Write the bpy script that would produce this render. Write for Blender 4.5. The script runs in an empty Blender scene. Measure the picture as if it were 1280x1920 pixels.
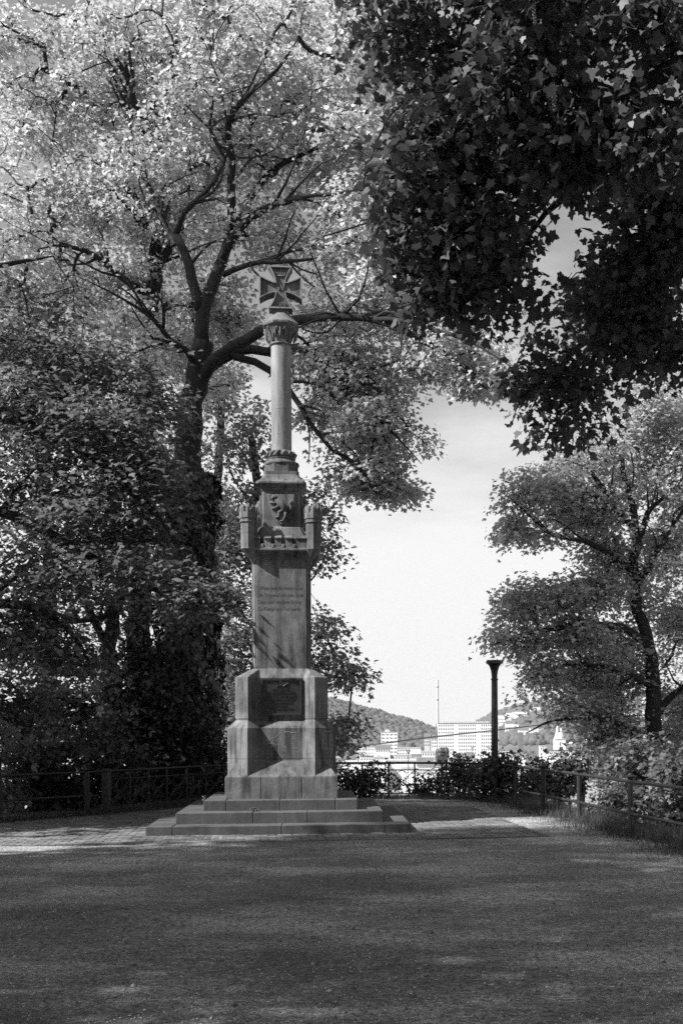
import bpy, math, random
import numpy as np
from mathutils import Vector, Matrix, noise
sc = bpy.context.scene
col = sc.collection
PI = math.pi
# ------------------------------------------------------------------ camera
F, PU, PV, HC, ROLL = 2133.0, 780.0, 1361.0, 1.65, 0.0045
cam = bpy.data.cameras.new('camera'); cam.sensor_fit = 'VERTICAL'; cam.sensor_height = 36; cam.sensor_width = 24
cam.lens = F/1920*36; cam.shift_x = (640-PU)/1920; cam.shift_y = (PV-960)/1920
cam.clip_start = 0.05; cam.clip_end = 20000
co = bpy.data.objects.new('camera', cam); col.objects.link(co); co.location = (0, 0, HC)
co.rotation_euler = (Matrix.Rotation(PI/2, 3, 'X') @ Matrix.Rotation(-ROLL, 3, 'Z')).to_euler()
sc.camera = co
# ------------------------------------------------------------------ light
AZ, EL = math.radians(-156), math.radians(42)
S = Vector((math.cos(AZ)*math.cos(EL), math.sin(AZ)*math.cos(EL), math.sin(EL)))
sl = bpy.data.lights.new('sun', 'SUN'); sl.energy = 5.0; sl.angle = math.radians(.9); sl.color = (1, 1, 1)
so = bpy.data.objects.new('sun', sl); col.objects.link(so); so.location = (-20, -10, 40)
so.rotation_euler = S.to_track_quat('Z', 'Y').to_euler()
w = bpy.data.worlds.new("World"); sc.world = w; w.use_nodes = True
nt = w.node_tree; N = nt.nodes; L = nt.links; N.clear()
sky = N.new('ShaderNodeTexSky'); sky.sky_type = 'NISHITA'; sky.sun_disc = False
sky.sun_elevation = EL; sky.sun_rotation = (PI/2-AZ) % (2*PI); sky.air_density = 1.0; sky.dust_density = 1.5; sky.ozone_density = 1
sep = N.new('ShaderNodeSeparateColor'); L.new(sky.outputs[0], sep.inputs[0])
m1 = N.new('ShaderNodeMath'); m1.operation = 'MULTIPLY'; m1.inputs[1].default_value = .9; L.new(sep.outputs[0], m1.inputs[0])
m2 = N.new('ShaderNodeMath'); m2.operation = 'MULTIPLY_ADD'; m2.inputs[1].default_value = .3; L.new(sep.outputs[1], m2.inputs[0]); L.new(m1.outputs[0], m2.inputs[2])
# clouds: bright veil, thick near the horizon
tc = N.new('ShaderNodeTexCoord'); mp = N.new('ShaderNodeMapping'); mp.inputs['Scale'].default_value = (1.6, 1.6, 5.0)
L.new(tc.outputs['Generated'], mp.inputs[0])
nz = N.new('ShaderNodeTexNoise'); nz.inputs['Scale'].default_value = 2.3; nz.inputs['Detail'].default_value = 9; nz.inputs['Roughness'].default_value = .55; nz.inputs['Distortion'].default_value = .25
L.new(mp.outputs[0], nz.inputs['Vector'])
sx = N.new('ShaderNodeSeparateXYZ'); L.new(tc.outputs['Generated'], sx.inputs[0])
gr = N.new('ShaderNodeMapRange'); gr.inputs[1].default_value = .13; gr.inputs[2].default_value = .36; gr.inputs[3].default_value = .38; gr.inputs[4].default_value = -.06
L.new(sx.outputs[2], gr.inputs[0])
ad = N.new('ShaderNodeMath'); ad.operation = 'ADD'; L.new(nz.outputs[0], ad.inputs[0]); L.new(gr.outputs[0], ad.inputs[1])
cr = N.new('ShaderNodeMapRange'); cr.interpolation_type = 'SMOOTHSTEP'; cr.inputs[1].default_value = .38; cr.inputs[2].default_value = .86
L.new(ad.outputs[0], cr.inputs[0])
mx = N.new('ShaderNodeMix'); mx.data_type = 'FLOAT'; L.new(cr.outputs[0], mx.inputs[0]); L.new(m2.outputs[0], mx.inputs[2]); mx.inputs[3].default_value = 5.25
bg = N.new('ShaderNodeBackground'); L.new(mx.outputs[0], bg.inputs[0]); bg.inputs[1].default_value = .10
wo = N.new('ShaderNodeOutputWorld'); L.new(bg.outputs[0], wo.inputs[0])
sc.view_settings.view_transform = 'Standard'; sc.view_settings.look = 'None'; sc.view_settings.gamma = 1
sc.view_settings.exposure = 0.85
sc.render.engine = 'CYCLES'
cy = sc.cycles; cy.max_bounces = 7; cy.diffuse_bounces = 3; cy.transmission_bounces = 4; cy.glossy_bounces = 2
cy.use_denoising = False; cy.denoiser = 'OPENIMAGEDENOISE'; cy.denoising_input_passes = 'RGB_ALBEDO_NORMAL'; cy.denoising_prefilter = 'ACCURATE'

# ------------------------------------------------------------------ helpers
CR, SR = math.cos(ROLL), math.sin(ROLL)
def at(u, v, Y):
    a = (u-PU); b = -(v-PV)
    x = a*CR + b*SR; z = -a*SR + b*CR
    return Vector((x*Y/F, Y, HC+z*Y/F))
def tag(o, label=None, cat=None, group=None, kind=None):
    for k, v in (('label', label), ('category', cat), ('group', group), ('kind', kind)):
        if v: o[k] = v
    return o
def empty(name, loc=(0, 0, 0), rz=0):
    o = bpy.data.objects.new(name, None); col.objects.link(o); o.location = loc; o.rotation_euler = (0, 0, rz); o.empty_display_size = .2
    return o
class MB:
    def __init__(s): s.v = []; s.f = []
    def add(s, vs, fs):
        b = len(s.v); s.v += [tuple(p) for p in vs]; s.f += [tuple(i+b for i in f) for f in fs]
    def box(s, x0, x1, y0, y1, z0, z1):
        s.add([(x0,y0,z0),(x1,y0,z0),(x1,y1,z0),(x0,y1,z0),(x0,y0,z1),(x1,y0,z1),(x1,y1,z1),(x0,y1,z1)],
              [(3,2,1,0),(4,5,6,7),(0,1,5,4),(1,2,6,5),(2,3,7,6),(3,0,4,7)])
    def cbox(s, x0, x1, y0, y1, z0, z1, c=.006):          # box with chamfered top and vertical edges
        def ring(i, z):
            return [(x0+i, y0+c+0*i, z), (x0+c, y0+i, z), (x1-c, y0+i, z), (x1-i, y0+c, z), (x1-i, y1-c, z), (x1-c, y1-i, z), (x0+c, y1-i, z), (x0+i, y1-c, z)]
        s.loft([ring(0, z0), ring(0, z1-c), ring(c, z1)], True)
    def loft(s, rings, caps=True):
        n = len(rings[0]); b = len(s.v)
        for r in rings: s.v += [tuple(p) for p in r]
        for k in range(len(rings)-1):
            for i in range(n):
                j = (i+1) % n
                s.f.append((b+k*n+i, b+k*n+j, b+(k+1)*n+j, b+(k+1)*n+i))
        if caps:
            s.f.append(tuple(b+i for i in reversed(range(n)))); s.f.append(tuple(b+(len(rings)-1)*n+i for i in range(n)))
    def tube(s, pts, rad, n=6, caps=True):
        pts = [Vector(p) for p in pts]
        if not hasattr(rad, '__len__'): rad = [rad]*len(pts)
        rings = []; up = None
        for i, p in enumerate(pts):
            d = (pts[min(i+1, len(pts)-1)]-pts[max(i-1, 0)])
            d = d.normalized() if d.length > 1e-9 else Vector((0, 0, 1))
            if up is None: up = d.orthogonal().normalized()
            up = (up-d*up.dot(d)); up = up.normalized() if up.length > 1e-6 else d.orthogonal().normalized()
            q = d.cross(up)
            rings.append([p+(up*math.cos(2*PI*k/n)+q*math.sin(2*PI*k/n))*rad[i] for k in range(n)])
        s.loft(rings, caps)
    def lathe(s, prof, n=32, c=(0, 0), off=0.0):
        s.loft([[(c[0]+r*math.cos(2*PI*k/n+off), c[1]+r*math.sin(2*PI*k/n+off), z) for k in range(n)] for r, z in prof], True)
    def build(s, name, mat, parent=None, smooth=False, auto=None):
        me = bpy.data.meshes.new(name); me.from_pydata(s.v, [], s.f); me.materials.append(mat)
        if smooth: me.polygons.foreach_set('use_smooth', [True]*len(me.polygons))
        if auto:
            me.polygons.foreach_set('use_smooth', [True]*len(me.polygons)); me.set_sharp_from_angle(angle=math.radians(auto))
        me.update()
        o = bpy.data.objects.new(name, me); col.objects.link(o)
        if parent: o.parent = parent
        return o
def mesh_np(name, V, FV, fs, mat, parent=None, smooth=False):
    """V n x 3, all faces have fs vertices, FV flat vertex indices"""
    me = bpy.data.meshes.new(name); nf = len(FV)//fs
    me.vertices.add(len(V)); me.vertices.foreach_set('co', np.asarray(V, np.float32).ravel())
    me.loops.add(len(FV)); me.loops.foreach_set('vertex_index', np.asarray(FV, np.int32))
    me.polygons.add(nf); me.polygons.foreach_set('loop_start', np.arange(0, nf*fs, fs, dtype=np.int32))
    me.polygons.foreach_set('loop_total', np.full(nf, fs, np.int32))
    if smooth: me.polygons.foreach_set('use_smooth', np.ones(nf, bool))
    me.materials.append(mat); me.update(calc_edges=True); me.validate()
    o = bpy.data.objects.new(name, me); col.objects.link(o)
    if parent: o.parent = parent
    return o

# ------------------------------------------------------------------ materials (the photograph is black and white: all greys)
def g(v): return (v, v, v, 1)
def newmat(name):
    m = bpy.data.materials.new(name); m.use_nodes = True; nt = m.node_tree
    b = nt.nodes['Principled BSDF']; return m, nt, b
def nnoise(nt, scale, detail=6, rough=.6, vec=None, sx=(1, 1, 1), coord='Object'):
    tc = nt.nodes.new('ShaderNodeTexCoord'); mp = nt.nodes.new('ShaderNodeMapping'); mp.inputs['Scale'].default_value = sx
    nt.links.new(tc.outputs[coord], mp.inputs[0])
    n = nt.nodes.new('ShaderNodeTexNoise'); n.inputs['Scale'].default_value = scale; n.inputs['Detail'].default_value = detail; n.inputs['Roughness'].default_value = rough
    nt.links.new(mp.outputs[0], n.inputs['Vector']); return n
def ramp(nt, src, stops):
    r = nt.nodes.new('ShaderNodeValToRGB'); el = r.color_ramp.elements
    el[0].position, el[0].color = stops[0][0], g(stops[0][1]); el[1].position, el[1].color = stops[-1][0], g(stops[-1][1])
    for p, v in stops[1:-1]:
        e = el.new(p); e.color = g(v)
    nt.links.new(src, r.inputs[0]); return r
def mul(nt, a, b, kind='MULTIPLY', fac=1.0):
    m = nt.nodes.new('ShaderNodeMix'); m.data_type = 'RGBA'; m.blend_type = kind; m.inputs[0].default_value = fac
    nt.links.new(a, m.inputs[6]); nt.links.new(b, m.inputs[7]); return m.outputs[2]
def bump(nt, b, src, strength, dist, prev=None):
    n = nt.nodes.new('ShaderNodeBump'); n.inputs['Strength'].default_value = strength; n.inputs['Distance'].default_value = dist
    nt.links.new(src, n.inputs['Height']); nt.links.new(n.outputs[0], b.inputs['Normal'])
    if prev: nt.links.new(prev.outputs[0], n.inputs['Normal'])
    return n
def stone(name, lo, hi, streak=.6, rough=.9):
    m, nt, b = newmat(name)
    big = ramp(nt, nnoise(nt, 2.2, 8, .65).outputs[0], [(.3, lo), (.7, hi)])
    st = ramp(nt, nnoise(nt, 3.0, 6, .6, sx=(3.2, 3.2, .35)).outputs[0], [(.34, 1-streak), (.52, .9), (.7, 1.08)])
    fine = nnoise(nt, 60, 8, .75); fr = ramp(nt, fine.outputs[0], [(.3, .72), (.65, 1.12)])
    pit = nnoise(nt, 22, 4, .6); pr = ramp(nt, pit.outputs[0], [(.28, .45), (.36, 1.0), (.8, 1.05)])
    c = mul(nt, mul(nt, mul(nt, big.outputs[0], st.outputs[0]), fr.outputs[0]), pr.outputs[0])
    nt.links.new(c, b.inputs['Base Color']); b.inputs['Roughness'].default_value = rough
    p = bump(nt, b, pit.outputs[0], .35, .01); bump(nt, b, fine.outputs[0], .4, .004, p)
    return m
def simple(name, v, rough=.7, var=.25, scale=8, metal=0, bs=.2):
    m, nt, b = newmat(name); n = nnoise(nt, scale, 6, .65); r = ramp(nt, n.outputs[0], [(.3, v*(1-var)), (.7, v*(1+var))])
    nt.links.new(r.outputs[0], b.inputs['Base Color']); b.inputs['Roughness'].default_value = rough; b.inputs['Metallic'].default_value = metal
    bump(nt, b, n.outputs[0], bs, .01); return m
def leafmat(name, lo, hi, trans=.35, rough=.45, scale=.9):
    m, nt, b = newmat(name)
    n = nnoise(nt, scale, 5, .7); r1 = ramp(nt, n.outputs[0], [(.3, lo), (.7, hi)])
    n2 = nt.nodes.new('ShaderNodeNewGeometry')
    r2 = ramp(nt, n2.outputs['Random Per Island'], [(0, .62), (1, 1.3)])
    c = mul(nt, r1.outputs[0], r2.outputs[0]); nt.links.new(c, b.inputs['Base Color']); b.inputs['Roughness'].default_value = rough
    b.inputs['Specular IOR Level'].default_value = .35
    t = nt.nodes.new('ShaderNodeBsdfTranslucent'); nt.links.new(c, t.inputs[0])
    mx = nt.nodes.new('ShaderNodeMixShader'); mx.inputs[0].default_value = trans
    nt.links.new(b.outputs[0], mx.inputs[1]); nt.links.new(t.outputs[0], mx.inputs[2])
    nt.links.new(mx.outputs[0], nt.nodes['Material Output'].inputs['Surface']); return m
def bark(name, lo, hi):
    m, nt, b = newmat(name); n = nnoise(nt, 5, 8, .7, sx=(3, 3, .8)); r = ramp(nt, n.outputs[0], [(.35, lo), (.65, hi)])
    nt.links.new(r.outputs[0], b.inputs['Base Color']); b.inputs['Roughness'].default_value = .95; bump(nt, b, n.outputs[0], .8, .04); return m
M = {}
M['stone'] = stone('stone', .065, .22, .72); M['stone_dark'] = stone('stone_dark', .10, .2); M['step'] = stone('step_stone', .06, .11, .3)
M['bronze'] = simple('bronze', .03, .45, .4, 14, .3); M['iron'] = simple('iron_paint', .018, .5, .4, 20, .1)
M['iron_light'] = simple('iron_paint_weathered', .026, .5, .4, 20, .1)
M['paint'] = simple('spray_paint', .24, .6, .3, 20); M['petal'] = simple('fallen_petal', .75, .7, .15, 20); M['incised'] = simple('incised_letter', .10, .95)
M['bark'] = bark('bark', .03, .085); M['bark_dark'] = bark('bark_dark', .012, .032)
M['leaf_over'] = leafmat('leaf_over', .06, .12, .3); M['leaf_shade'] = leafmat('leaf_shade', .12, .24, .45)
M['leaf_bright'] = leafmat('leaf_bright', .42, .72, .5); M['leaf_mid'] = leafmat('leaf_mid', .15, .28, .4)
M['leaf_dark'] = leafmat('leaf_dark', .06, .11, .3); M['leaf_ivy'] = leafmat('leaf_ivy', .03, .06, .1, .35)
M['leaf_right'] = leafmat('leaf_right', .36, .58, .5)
M['blossom'] = leafmat('blossom', .2, .34, .4, .8, 12)
M['grass'] = leafmat('grass_blade', .06, .13, .4, .6, 3)

# ------------------------------------------------------------------ terrain
def ground_y(v): return HC*F/(v-PV)
FR = [(2.05, 23.6), (2.41, 21.65), (2.81, 19.7), (3.21, 17.1), (3.60, 15.0), (4.1, 12.4)]          # right railing line
def right_x(y): return np.interp(y, [4, 12.4, 15, 17.1, 19.7, 21.65, 23.6, 25.7, 30], [5.8, 4.1, 3.6, 3.21, 2.81, 2.41, 2.05, 1.75, 1.5])
def left_x(y): return np.interp(y, [0, 12, 17, 20.1, 21.5, 25.2, 30], [-13, -11, -9, -7.35, -6.2, -4.6, -2.0])
def h_ground(x, y):
    d = np.maximum(y-26.7, 0); d = np.maximum(d, x-right_x(y)-.25); d = np.maximum(d, (left_x(y)-x-.3)*(y > 8)); d = np.maximum(d, 0)
    near = np.maximum(-33, -.5*d - .0005*d*d)
    flat = np.where(y < 4, 0, 1)
    base = near*flat
    # a few centimetres of unevenness
    return base + .012*np.sin(x*1.7+y*.6)*np.sin(y*1.3-.4*x) + .35*np.sin(x*.21+1)*np.sin(y*.17)*np.clip(d/10, 0, 1)
def axis(lim, near, dense, step, far):
    a = [near[0]]
    while a[-1] < near[1]: a.append(a[-1]+dense)
    s = dense
    while a[-1] < far: s *= 1.22; a.append(a[-1]+s)
    b = [near[0]]; s = dense
    while b[-1] > lim: s *= 1.3; b.append(b[-1]-s)
    return np.array(sorted(set(b[1:]+a)))
xs = np.unique(np.concatenate([-axis(-5, (0, 14), .3, 1, 2000), axis(-5, (0, 14), .3, 1, 2000)])); xs = xs[np.insert(np.diff(xs) > .05, 0, True)]
ys = axis(-55, (2, 34), .3, 1, 2400)
X, Y = np.meshgrid(xs, ys); Z = h_ground(X, Y); V = np.stack([X, Y, Z], -1).reshape(-1, 3)
nx = len(xs); i0 = (np.arange(len(ys)-1)[:, None]*nx+np.arange(nx-1)[None]).ravel()
FV = np.stack([i0, i0+1, i0+nx+1, i0+nx], 1).ravel()
m, nt, b = newmat('gravel_ground')
big = nnoise(nt, .55, 8, .65, sx=(.8, 1.3, 1)); r1 = ramp(nt, big.outputs[0], [(.38, .14), (.5, .23), (.62, .40)])
mid = nnoise(nt, 7, 8, .75); r2 = ramp(nt, mid.outputs[0], [(.3, .6), (.7, 1.35)])
co_ = nnoise(nt, 24, 4, .7); rc = ramp(nt, co_.outputs[0], [(.34, .35), (.5, 1.0), (.66, 1.75)])
fin = nnoise(nt, 75, 6, .85); r3 = ramp(nt, fin.outputs[0], [(.32, .3), (.5, .95), (.66, 1.9)])
sp = nt.nodes.new('ShaderNodeTexVoronoi'); sp.inputs['Scale'].default_value = 34; tcn = nt.nodes.new('ShaderNodeTexCoord'); nt.links.new(tcn.outputs['Object'], sp.inputs['Vector'])
rs = ramp(nt, sp.outputs['Distance'], [(.06, 2.4), (.16, 1.0), (1, 1.0)])
c = mul(nt, mul(nt, mul(nt, mul(nt, r1.outputs[0], r2.outputs[0]), r3.outputs[0]), rs.outputs[0]), rc.outputs[0])
nt.links.new(c, b.inputs['Base Color']); b.inputs['Roughness'].default_value = .95
p = bump(nt, b, fin.outputs[0], .9, .012); p = bump(nt, b, co_.outputs[0], .8, .02, p); p = bump(nt, b, mid.outputs[0], .6, .05, p); M['gravel'] = m
gnd = mesh_np('ground', V, FV, 4, m, smooth=True); tag(gnd, kind='structure')

# ------------------------------------------------------------------ monument
AXY = 19.25; AXX = (530-PU)*AXY/F; PSI = math.atan(.09)
mon = empty('monument', (AXX, AXY, 0), PSI)
tag(mon, 'tall weathered sandstone column monument crowned by a stone cross, standing on three steps', 'monument')
ST = M['stone']
rnd = random.Random(4)
def slabs(half, z0, z1, cuts, rowd, name):
    mb = MB(); gp = .003
    def side(rot):
        sub = MB(); cs = [-half]+cuts+[half]
        for a, b_ in zip(cs[:-1], cs[1:]):
            sub.cbox(a+gp, b_-gp, -half, -half+rowd, z0, z1+rnd.uniform(-.002, .002), .008)
        c_, s_ = math.cos(rot), math.sin(rot)
        mb.add([(x*c_-y*s_, x*s_+y*c_, z) for x, y, z in sub.v], sub.f)
    side(0)
    # sides and back run between the front and back rows
    for sgn in (-1, 1):
        yy = -half+rowd
        while yy < half-rowd-.05:
            y2 = min(yy+rnd.uniform(.7, 1.1), half-rowd)
            x0, x1 = (-half, -half+rowd) if sgn < 0 else (half-rowd, half)
            mb.cbox(x0, x1, yy+gp, y2-gp, z0, z1+rnd.uniform(-.002, .002), .008); yy = y2
    side(PI)
    mb.box(-half+rowd-.02, half-rowd+.02, -half+rowd-.02, half-rowd+.02, z0, z1-.02)
    o = mb.build(name, M['step'], mon); return o
slabs(2.0, -.05, .15, [-1.6, .03, 1.6], .52, 'step')
slabs(1.60, .15-.02, .32, [-.42, .42], .5, 'step')
slabs(1.215, .32-.02, .485, [-.86, -.02, .86], .4, 'step')
# plinth: three blocks in front
pl = MB()
for a, b_ in ((-.9, -.325), (-.317, .325), (.333, .9)):
    pl.cbox(a, b_, -.9, -.45, .485, .835, .008); pl.cbox(a, b_, .45, .9, .485, .835, .008)
pl.cbox(-.9, -.45, -.445, .445, .485, .835, .008); pl.cbox(.45, .9, -.445, .445, .485, .835, .008)
pl.box(-.46, .46, -.46, .46, .5, .83)
pl.build('plinth', ST, mon)
def star(hv, fx, px, py, z):
    q = [(-fx, -hv), (-px, -py), (px, -py), (fx, -hv)]; out = []
    for k in range(4):
        c_, s_ = round(math.cos(k*PI/2)), round(math.sin(k*PI/2))
        out += [(x*c_-y*s_, x*s_+y*c_, z) for x, y in q]
    return out
A = (.885, .54, .34, .69); B = (.757, .54, .36, .58)
ld = MB(); Ai = (.879, .537, .344, .684)
ld.loft([star(*A, .835), star(*A, 1.118), star(*Ai, 1.121), star(*Ai, 1.127), star(*A, 1.13), star(*A, 1.625), star(B[0]-.01, B[1], B[2], B[3]-.01, 1.755)])
for k in range(4):
    c_, s_ = round(math.cos(k*PI/2)), round(math.sin(k*PI/2)); R_ = lambda x, y, z: (x*c_-y*s_, x*s_+y*c_, z)
    ld.add([R_(-.54, -.897, .837), R_(.54, -.897, .837), R_(.34, -.689, 1.098), R_(-.34, -.689, 1.098), R_(-.34, -.6, .837), R_(.34, -.6, .837)],
           [(0, 1, 2, 3), (1, 5, 2), (0, 3, 4), (0, 4, 5, 1)])
    ap = (-.7165, -.7165, 1.075)
    ld.add([R_(-.897, -.897, .837), R_(-.537, -.897, .837), R_(-.897, -.537, .837), R_(*ap), R_(-.6, -.6, .837)], [(0, 1, 3), (2, 0, 3), (1, 4, 3), (4, 2, 3), (0, 2, 4, 1)])
ld.build('lower_pedestal', ST, mon)
ud = MB(); Bi = (.745, .535, .36, .57)
sh0 = [(-.42, -.5), (-.36, -.5), (.36, -.5), (.42, -.5)]
def sq16(z, a=.42, b_=.5, c0=.36):
    out = []
    for k in range(4):
        c_, s_ = round(math.cos(k*PI/2)), round(math.sin(k*PI/2))
        out += [(x*c_-y*s_, x*s_+y*c_, z) for x, y in [(-a, -b_), (-c0, -b_), (c0, -b_), (a, -b_)]]
    return out
ud.loft([star(*Bi, 1.757), star(*Bi, 1.775), star(*B, 1.78), star(*B, 2.453), sq16(2.60), sq16(2.606, .41, .49)])
ud.build('upper_pedestal', ST, mon)
# bronze tablet with raised, unreadable lettering
tb = MB(); tb.box(-.325, .325, -.600, -.575, 1.84, 2.43)
pq = tb.build('tablet', M['bronze'], mon)
fr_ = MB()
for x0, x1, z0, z1 in ((-.335, .335, 2.405, 2.44), (-.335, .335, 1.83, 1.862), (-.335, -.30, 1.862, 2.405), (.30, .335, 1.862, 2.405)): fr_.cbox(x0, x1, -.622, -.58, z0, z1, .006)
fr_.build('frame', M['bronze'], pq)
em = MB()
for s_ in (-1, 1):
    em.tube([(s_*.02, -.606, 2.31), (s_*.07, -.61, 2.335), (s_*.12, -.606, 2.375)], [.012, .014, .006], 5)
    em.tube([(-s_*.09, -.606, 2.30), (0, -.61, 2.34), (s_*.10, -.606, 2.385)], .006, 5)
em.tube([(-.03, -.606, 2.375), (0, -.61, 2.392), (.03, -.606, 2.375)], .008, 5)
em.build('emblem', M['bronze'], pq)
tx = MB(); rr = random.Random(9)
for zc, hw, hh in ((2.255, .15, .034), (2.205, .22, .036), (2.150, .24, .036), (2.095, .23, .036), (2.04, .19, .028), (1.992, .11, .028), (1.94, .21, .03)):
    x = -hw; tx = MB()
    while x < hw-.02:
        cw = hh*rr.uniform(.45, .8); t = .0055; z0, z1 = zc-hh/2, zc+hh/2; y0, y1 = -.609, -.598
        if True:
            tx.box(x, x+t, y0, y1, z0, z1)
            k = rr.random()
            if k < .7: tx.box(x+cw-t*1.5, x+cw-t*.5, y0, y1, z0, z1)
            if k > .2: tx.box(x+t, x+cw-t*1.5, y0, y1, z1-t, z1)
            if .1 < k < .8: tx.box(x+t, x+cw-t*1.5, y0, y1, z0, z0+t)
            if k > .5: tx.box(x+t, x+cw-t*1.5, y0, y1, zc-t/2, zc+t/2)
        x += cw+.008
    tx.build('raised_lettering', M['iron_light'], pq)
# spray-painted scrawl on the lower pedestal: thin wandering ribbons of paint lying on the stone
def stroke(pts, wd, tf, seed):
    gf = MB()
    r_ = random.Random(seed); P = []
    for (a, b2), (c2, d2) in zip(pts[:-1], pts[1:]):
        for k in range(6): P.append((a+(c2-a)*k/6+r_.uniform(-.004, .004), b2+(d2-b2)*k/6+r_.uniform(-.004, .004)))
    P.append(pts[-1])
    for i in range(len(P)-1):
        if r_.random() < .12: continue
        (a, b2), (c2, d2) = P[i], P[i+1]; l = math.hypot(c2-a, d2-b2) or 1; nx_, nz_ = -(d2-b2)/l, (c2-a)/l
        wa = wd*r_.uniform(.5, 1.2); q = []
        for yy in (0, .003):
            q += [tf(a+nx_*wa, b2+nz_*wa, yy), tf(a-nx_*wa, b2-nz_*wa, yy), tf(c2-nx_*wa, d2-nz_*wa, yy), tf(c2+nx_*wa, d2+nz_*wa, yy)]
        gf.add(q, [(0, 1, 2, 3), (7, 6, 5, 4), (0, 4, 5, 1), (1, 5, 6, 2), (2, 6, 7, 3), (3, 7, 4, 0)])
    gf.build('paint_stroke', M['paint'], mon)
def px2(x, y): return ((x-628)/4.923/115.5, 1.65-(1240+y/4.923-1361)/115.5)
front = lambda a, b2, o: (a, -.6905-o, b2)
for s_, wd, sd in (([(655,648),(690,642),(720,655),(755,650),(762,690),(762,740)], .007, 1), ([(612,660),(590,680),(575,695),(535,705),(510,730),(507,745),(525,752),(555,756),(585,770)], .007, 2),
                   ([(598,700),(602,760),(605,800),(608,845)], .004, 3), ([(720,800),(745,800),(762,800),(760,810)], .005, 4), ([(650,775),(665,790),(668,805)], .01, 5), ([(550,820),(570,815)], .006, 6),
                   ([(640,700),(645,720),(648,760),(652,800)], .003, 7), ([(745,690),(752,720)], .008, 8), ([(490,650),(510,655)], .004, 11)):
    stroke([px2(*p) for p in s_], wd, front, sd)
def cham(a, b2, o):       # right front chamfer: a runs from its front edge
    k = math.sqrt(.5); return (.54+a*k+o*k+.0005, -.885+a*k-o*k-.0005, b2)
def px3(x, y): return ((x-932)/198*.488, 1.65-(1240+y/4.923-1361)/116)
for s_, wd, sd in (([(1000,800),(1005,760),(1000,690),(1005,655),(1020,640),(1040,645),(1045,690)], .007, 9), ([(1045,645),(1075,645),(1075,690),(1068,740),(1075,790),(1070,815)], .007, 10), ([(1000,795),(1040,808),(1068,805)], .005, 12)):
    stroke([px3(*p) for p in s_], wd, cham, sd)
# shaft with moulded corners
def shaft_ring(z, o=0):
    q = [(-.485-o, -.405), (-.462-o, -.415), (-.466-o, -.43), (-.43, -.466-o), (-.415, -.462-o), (-.405, -.485-o)]; out = []
    for k in range(4):
        c_, s_ = round(math.cos(k*PI/2)), round(math.sin(k*PI/2)); out += [(x*c_-y*s_, x*s_+y*c_, z) for x, y in q]
    return out
sf = MB(); sf.loft([shaft_ring(2.6), shaft_ring(4.42)]); shaft = sf.build('shaft', ST, mon)
def text(name, body, size, loc, rot, mat, parent, ext=.003, bold=0, sx=1.0, width=None):
    cu = bpy.data.curves.new(name, 'FONT'); cu.body = body; cu.size = size; cu.extrude = ext; cu.offset = bold; cu.align_x = 'CENTER'; cu.space_line = 1.0
    o = bpy.data.objects.new(name, cu); col.objects.link(o); bpy.context.view_layer.update()
    dg = bpy.context.evaluated_depsgraph_get(); me = bpy.data.meshes.new_from_object(o.evaluated_get(dg)); bpy.data.objects.remove(o)
    if width:
        xs_ = [v.co.x for v in me.vertices]; k = width/(max(xs_)-min(xs_)); sx = k
    me.transform(Matrix.Translation(loc) @ rot.to_4x4() @ Matrix.Diagonal((sx, 1, 1, 1))); me.materials.clear(); me.materials.append(mat)
    o = bpy.data.objects.new(name, me); col.objects.link(o); o.parent = parent; return o
RX = Matrix.Rotation(PI/2, 3, 'X')
for i, (ln, ww) in enumerate((('Wenn einst die Fahne wehet', .70), ('Die Trommel ruft zum Streit', .76), ('Dann seid wie Eure Brüder', .72), ('Zu Kampf und Tod bereit', .70))):
    text('inscription_line', ln, .088, (-.015+[0.01, 0, -.01, -.02][i], -.4855, 3.906-i*.1143), RX, M['incised'], shaft, .002, 0, width=ww)
# band with rosettes under the parapet
bd = MB(); bd.loft([sq16(4.40, .47, .488), sq16(4.425, .47, .50), sq16(4.44, .47, .50), sq16(4.54, .52, .565), sq16(4.545, .54, .59), sq16(4.575, .54, .59), sq16(4.585, .53, .575)])
bd.build('corbel_band', ST, mon)
for k in range(4):
    rm = Matrix.Rotation(k*PI/2, 3, 'Z')
    for i in range(6):
        ro = MB(); cx = -.3625+i*.145; n = 8
        ring = [];
        for t in range(16):
            a = 2*PI*t/16; r_ = .030*(1+.16*math.cos(8*a)); ring.append((cx+r_*math.cos(a), r_*math.sin(a)))
        def lift(pts, r_, o): return [rm @ Vector((cx+(x-cx)*r_, -.53-o-(z*r_)*.62, 4.485+z*r_*.9)) for x, z in pts]
        ro.loft([lift(ring, 1, -.01), lift(ring, 1, .012), lift(ring, .72, .018), lift(ring, .6, .010), lift(ring, .35, .010), lift(ring, .3, .024), lift(ring, .1, .026)])
        ro.build('rosette', ST, mon)
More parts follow.
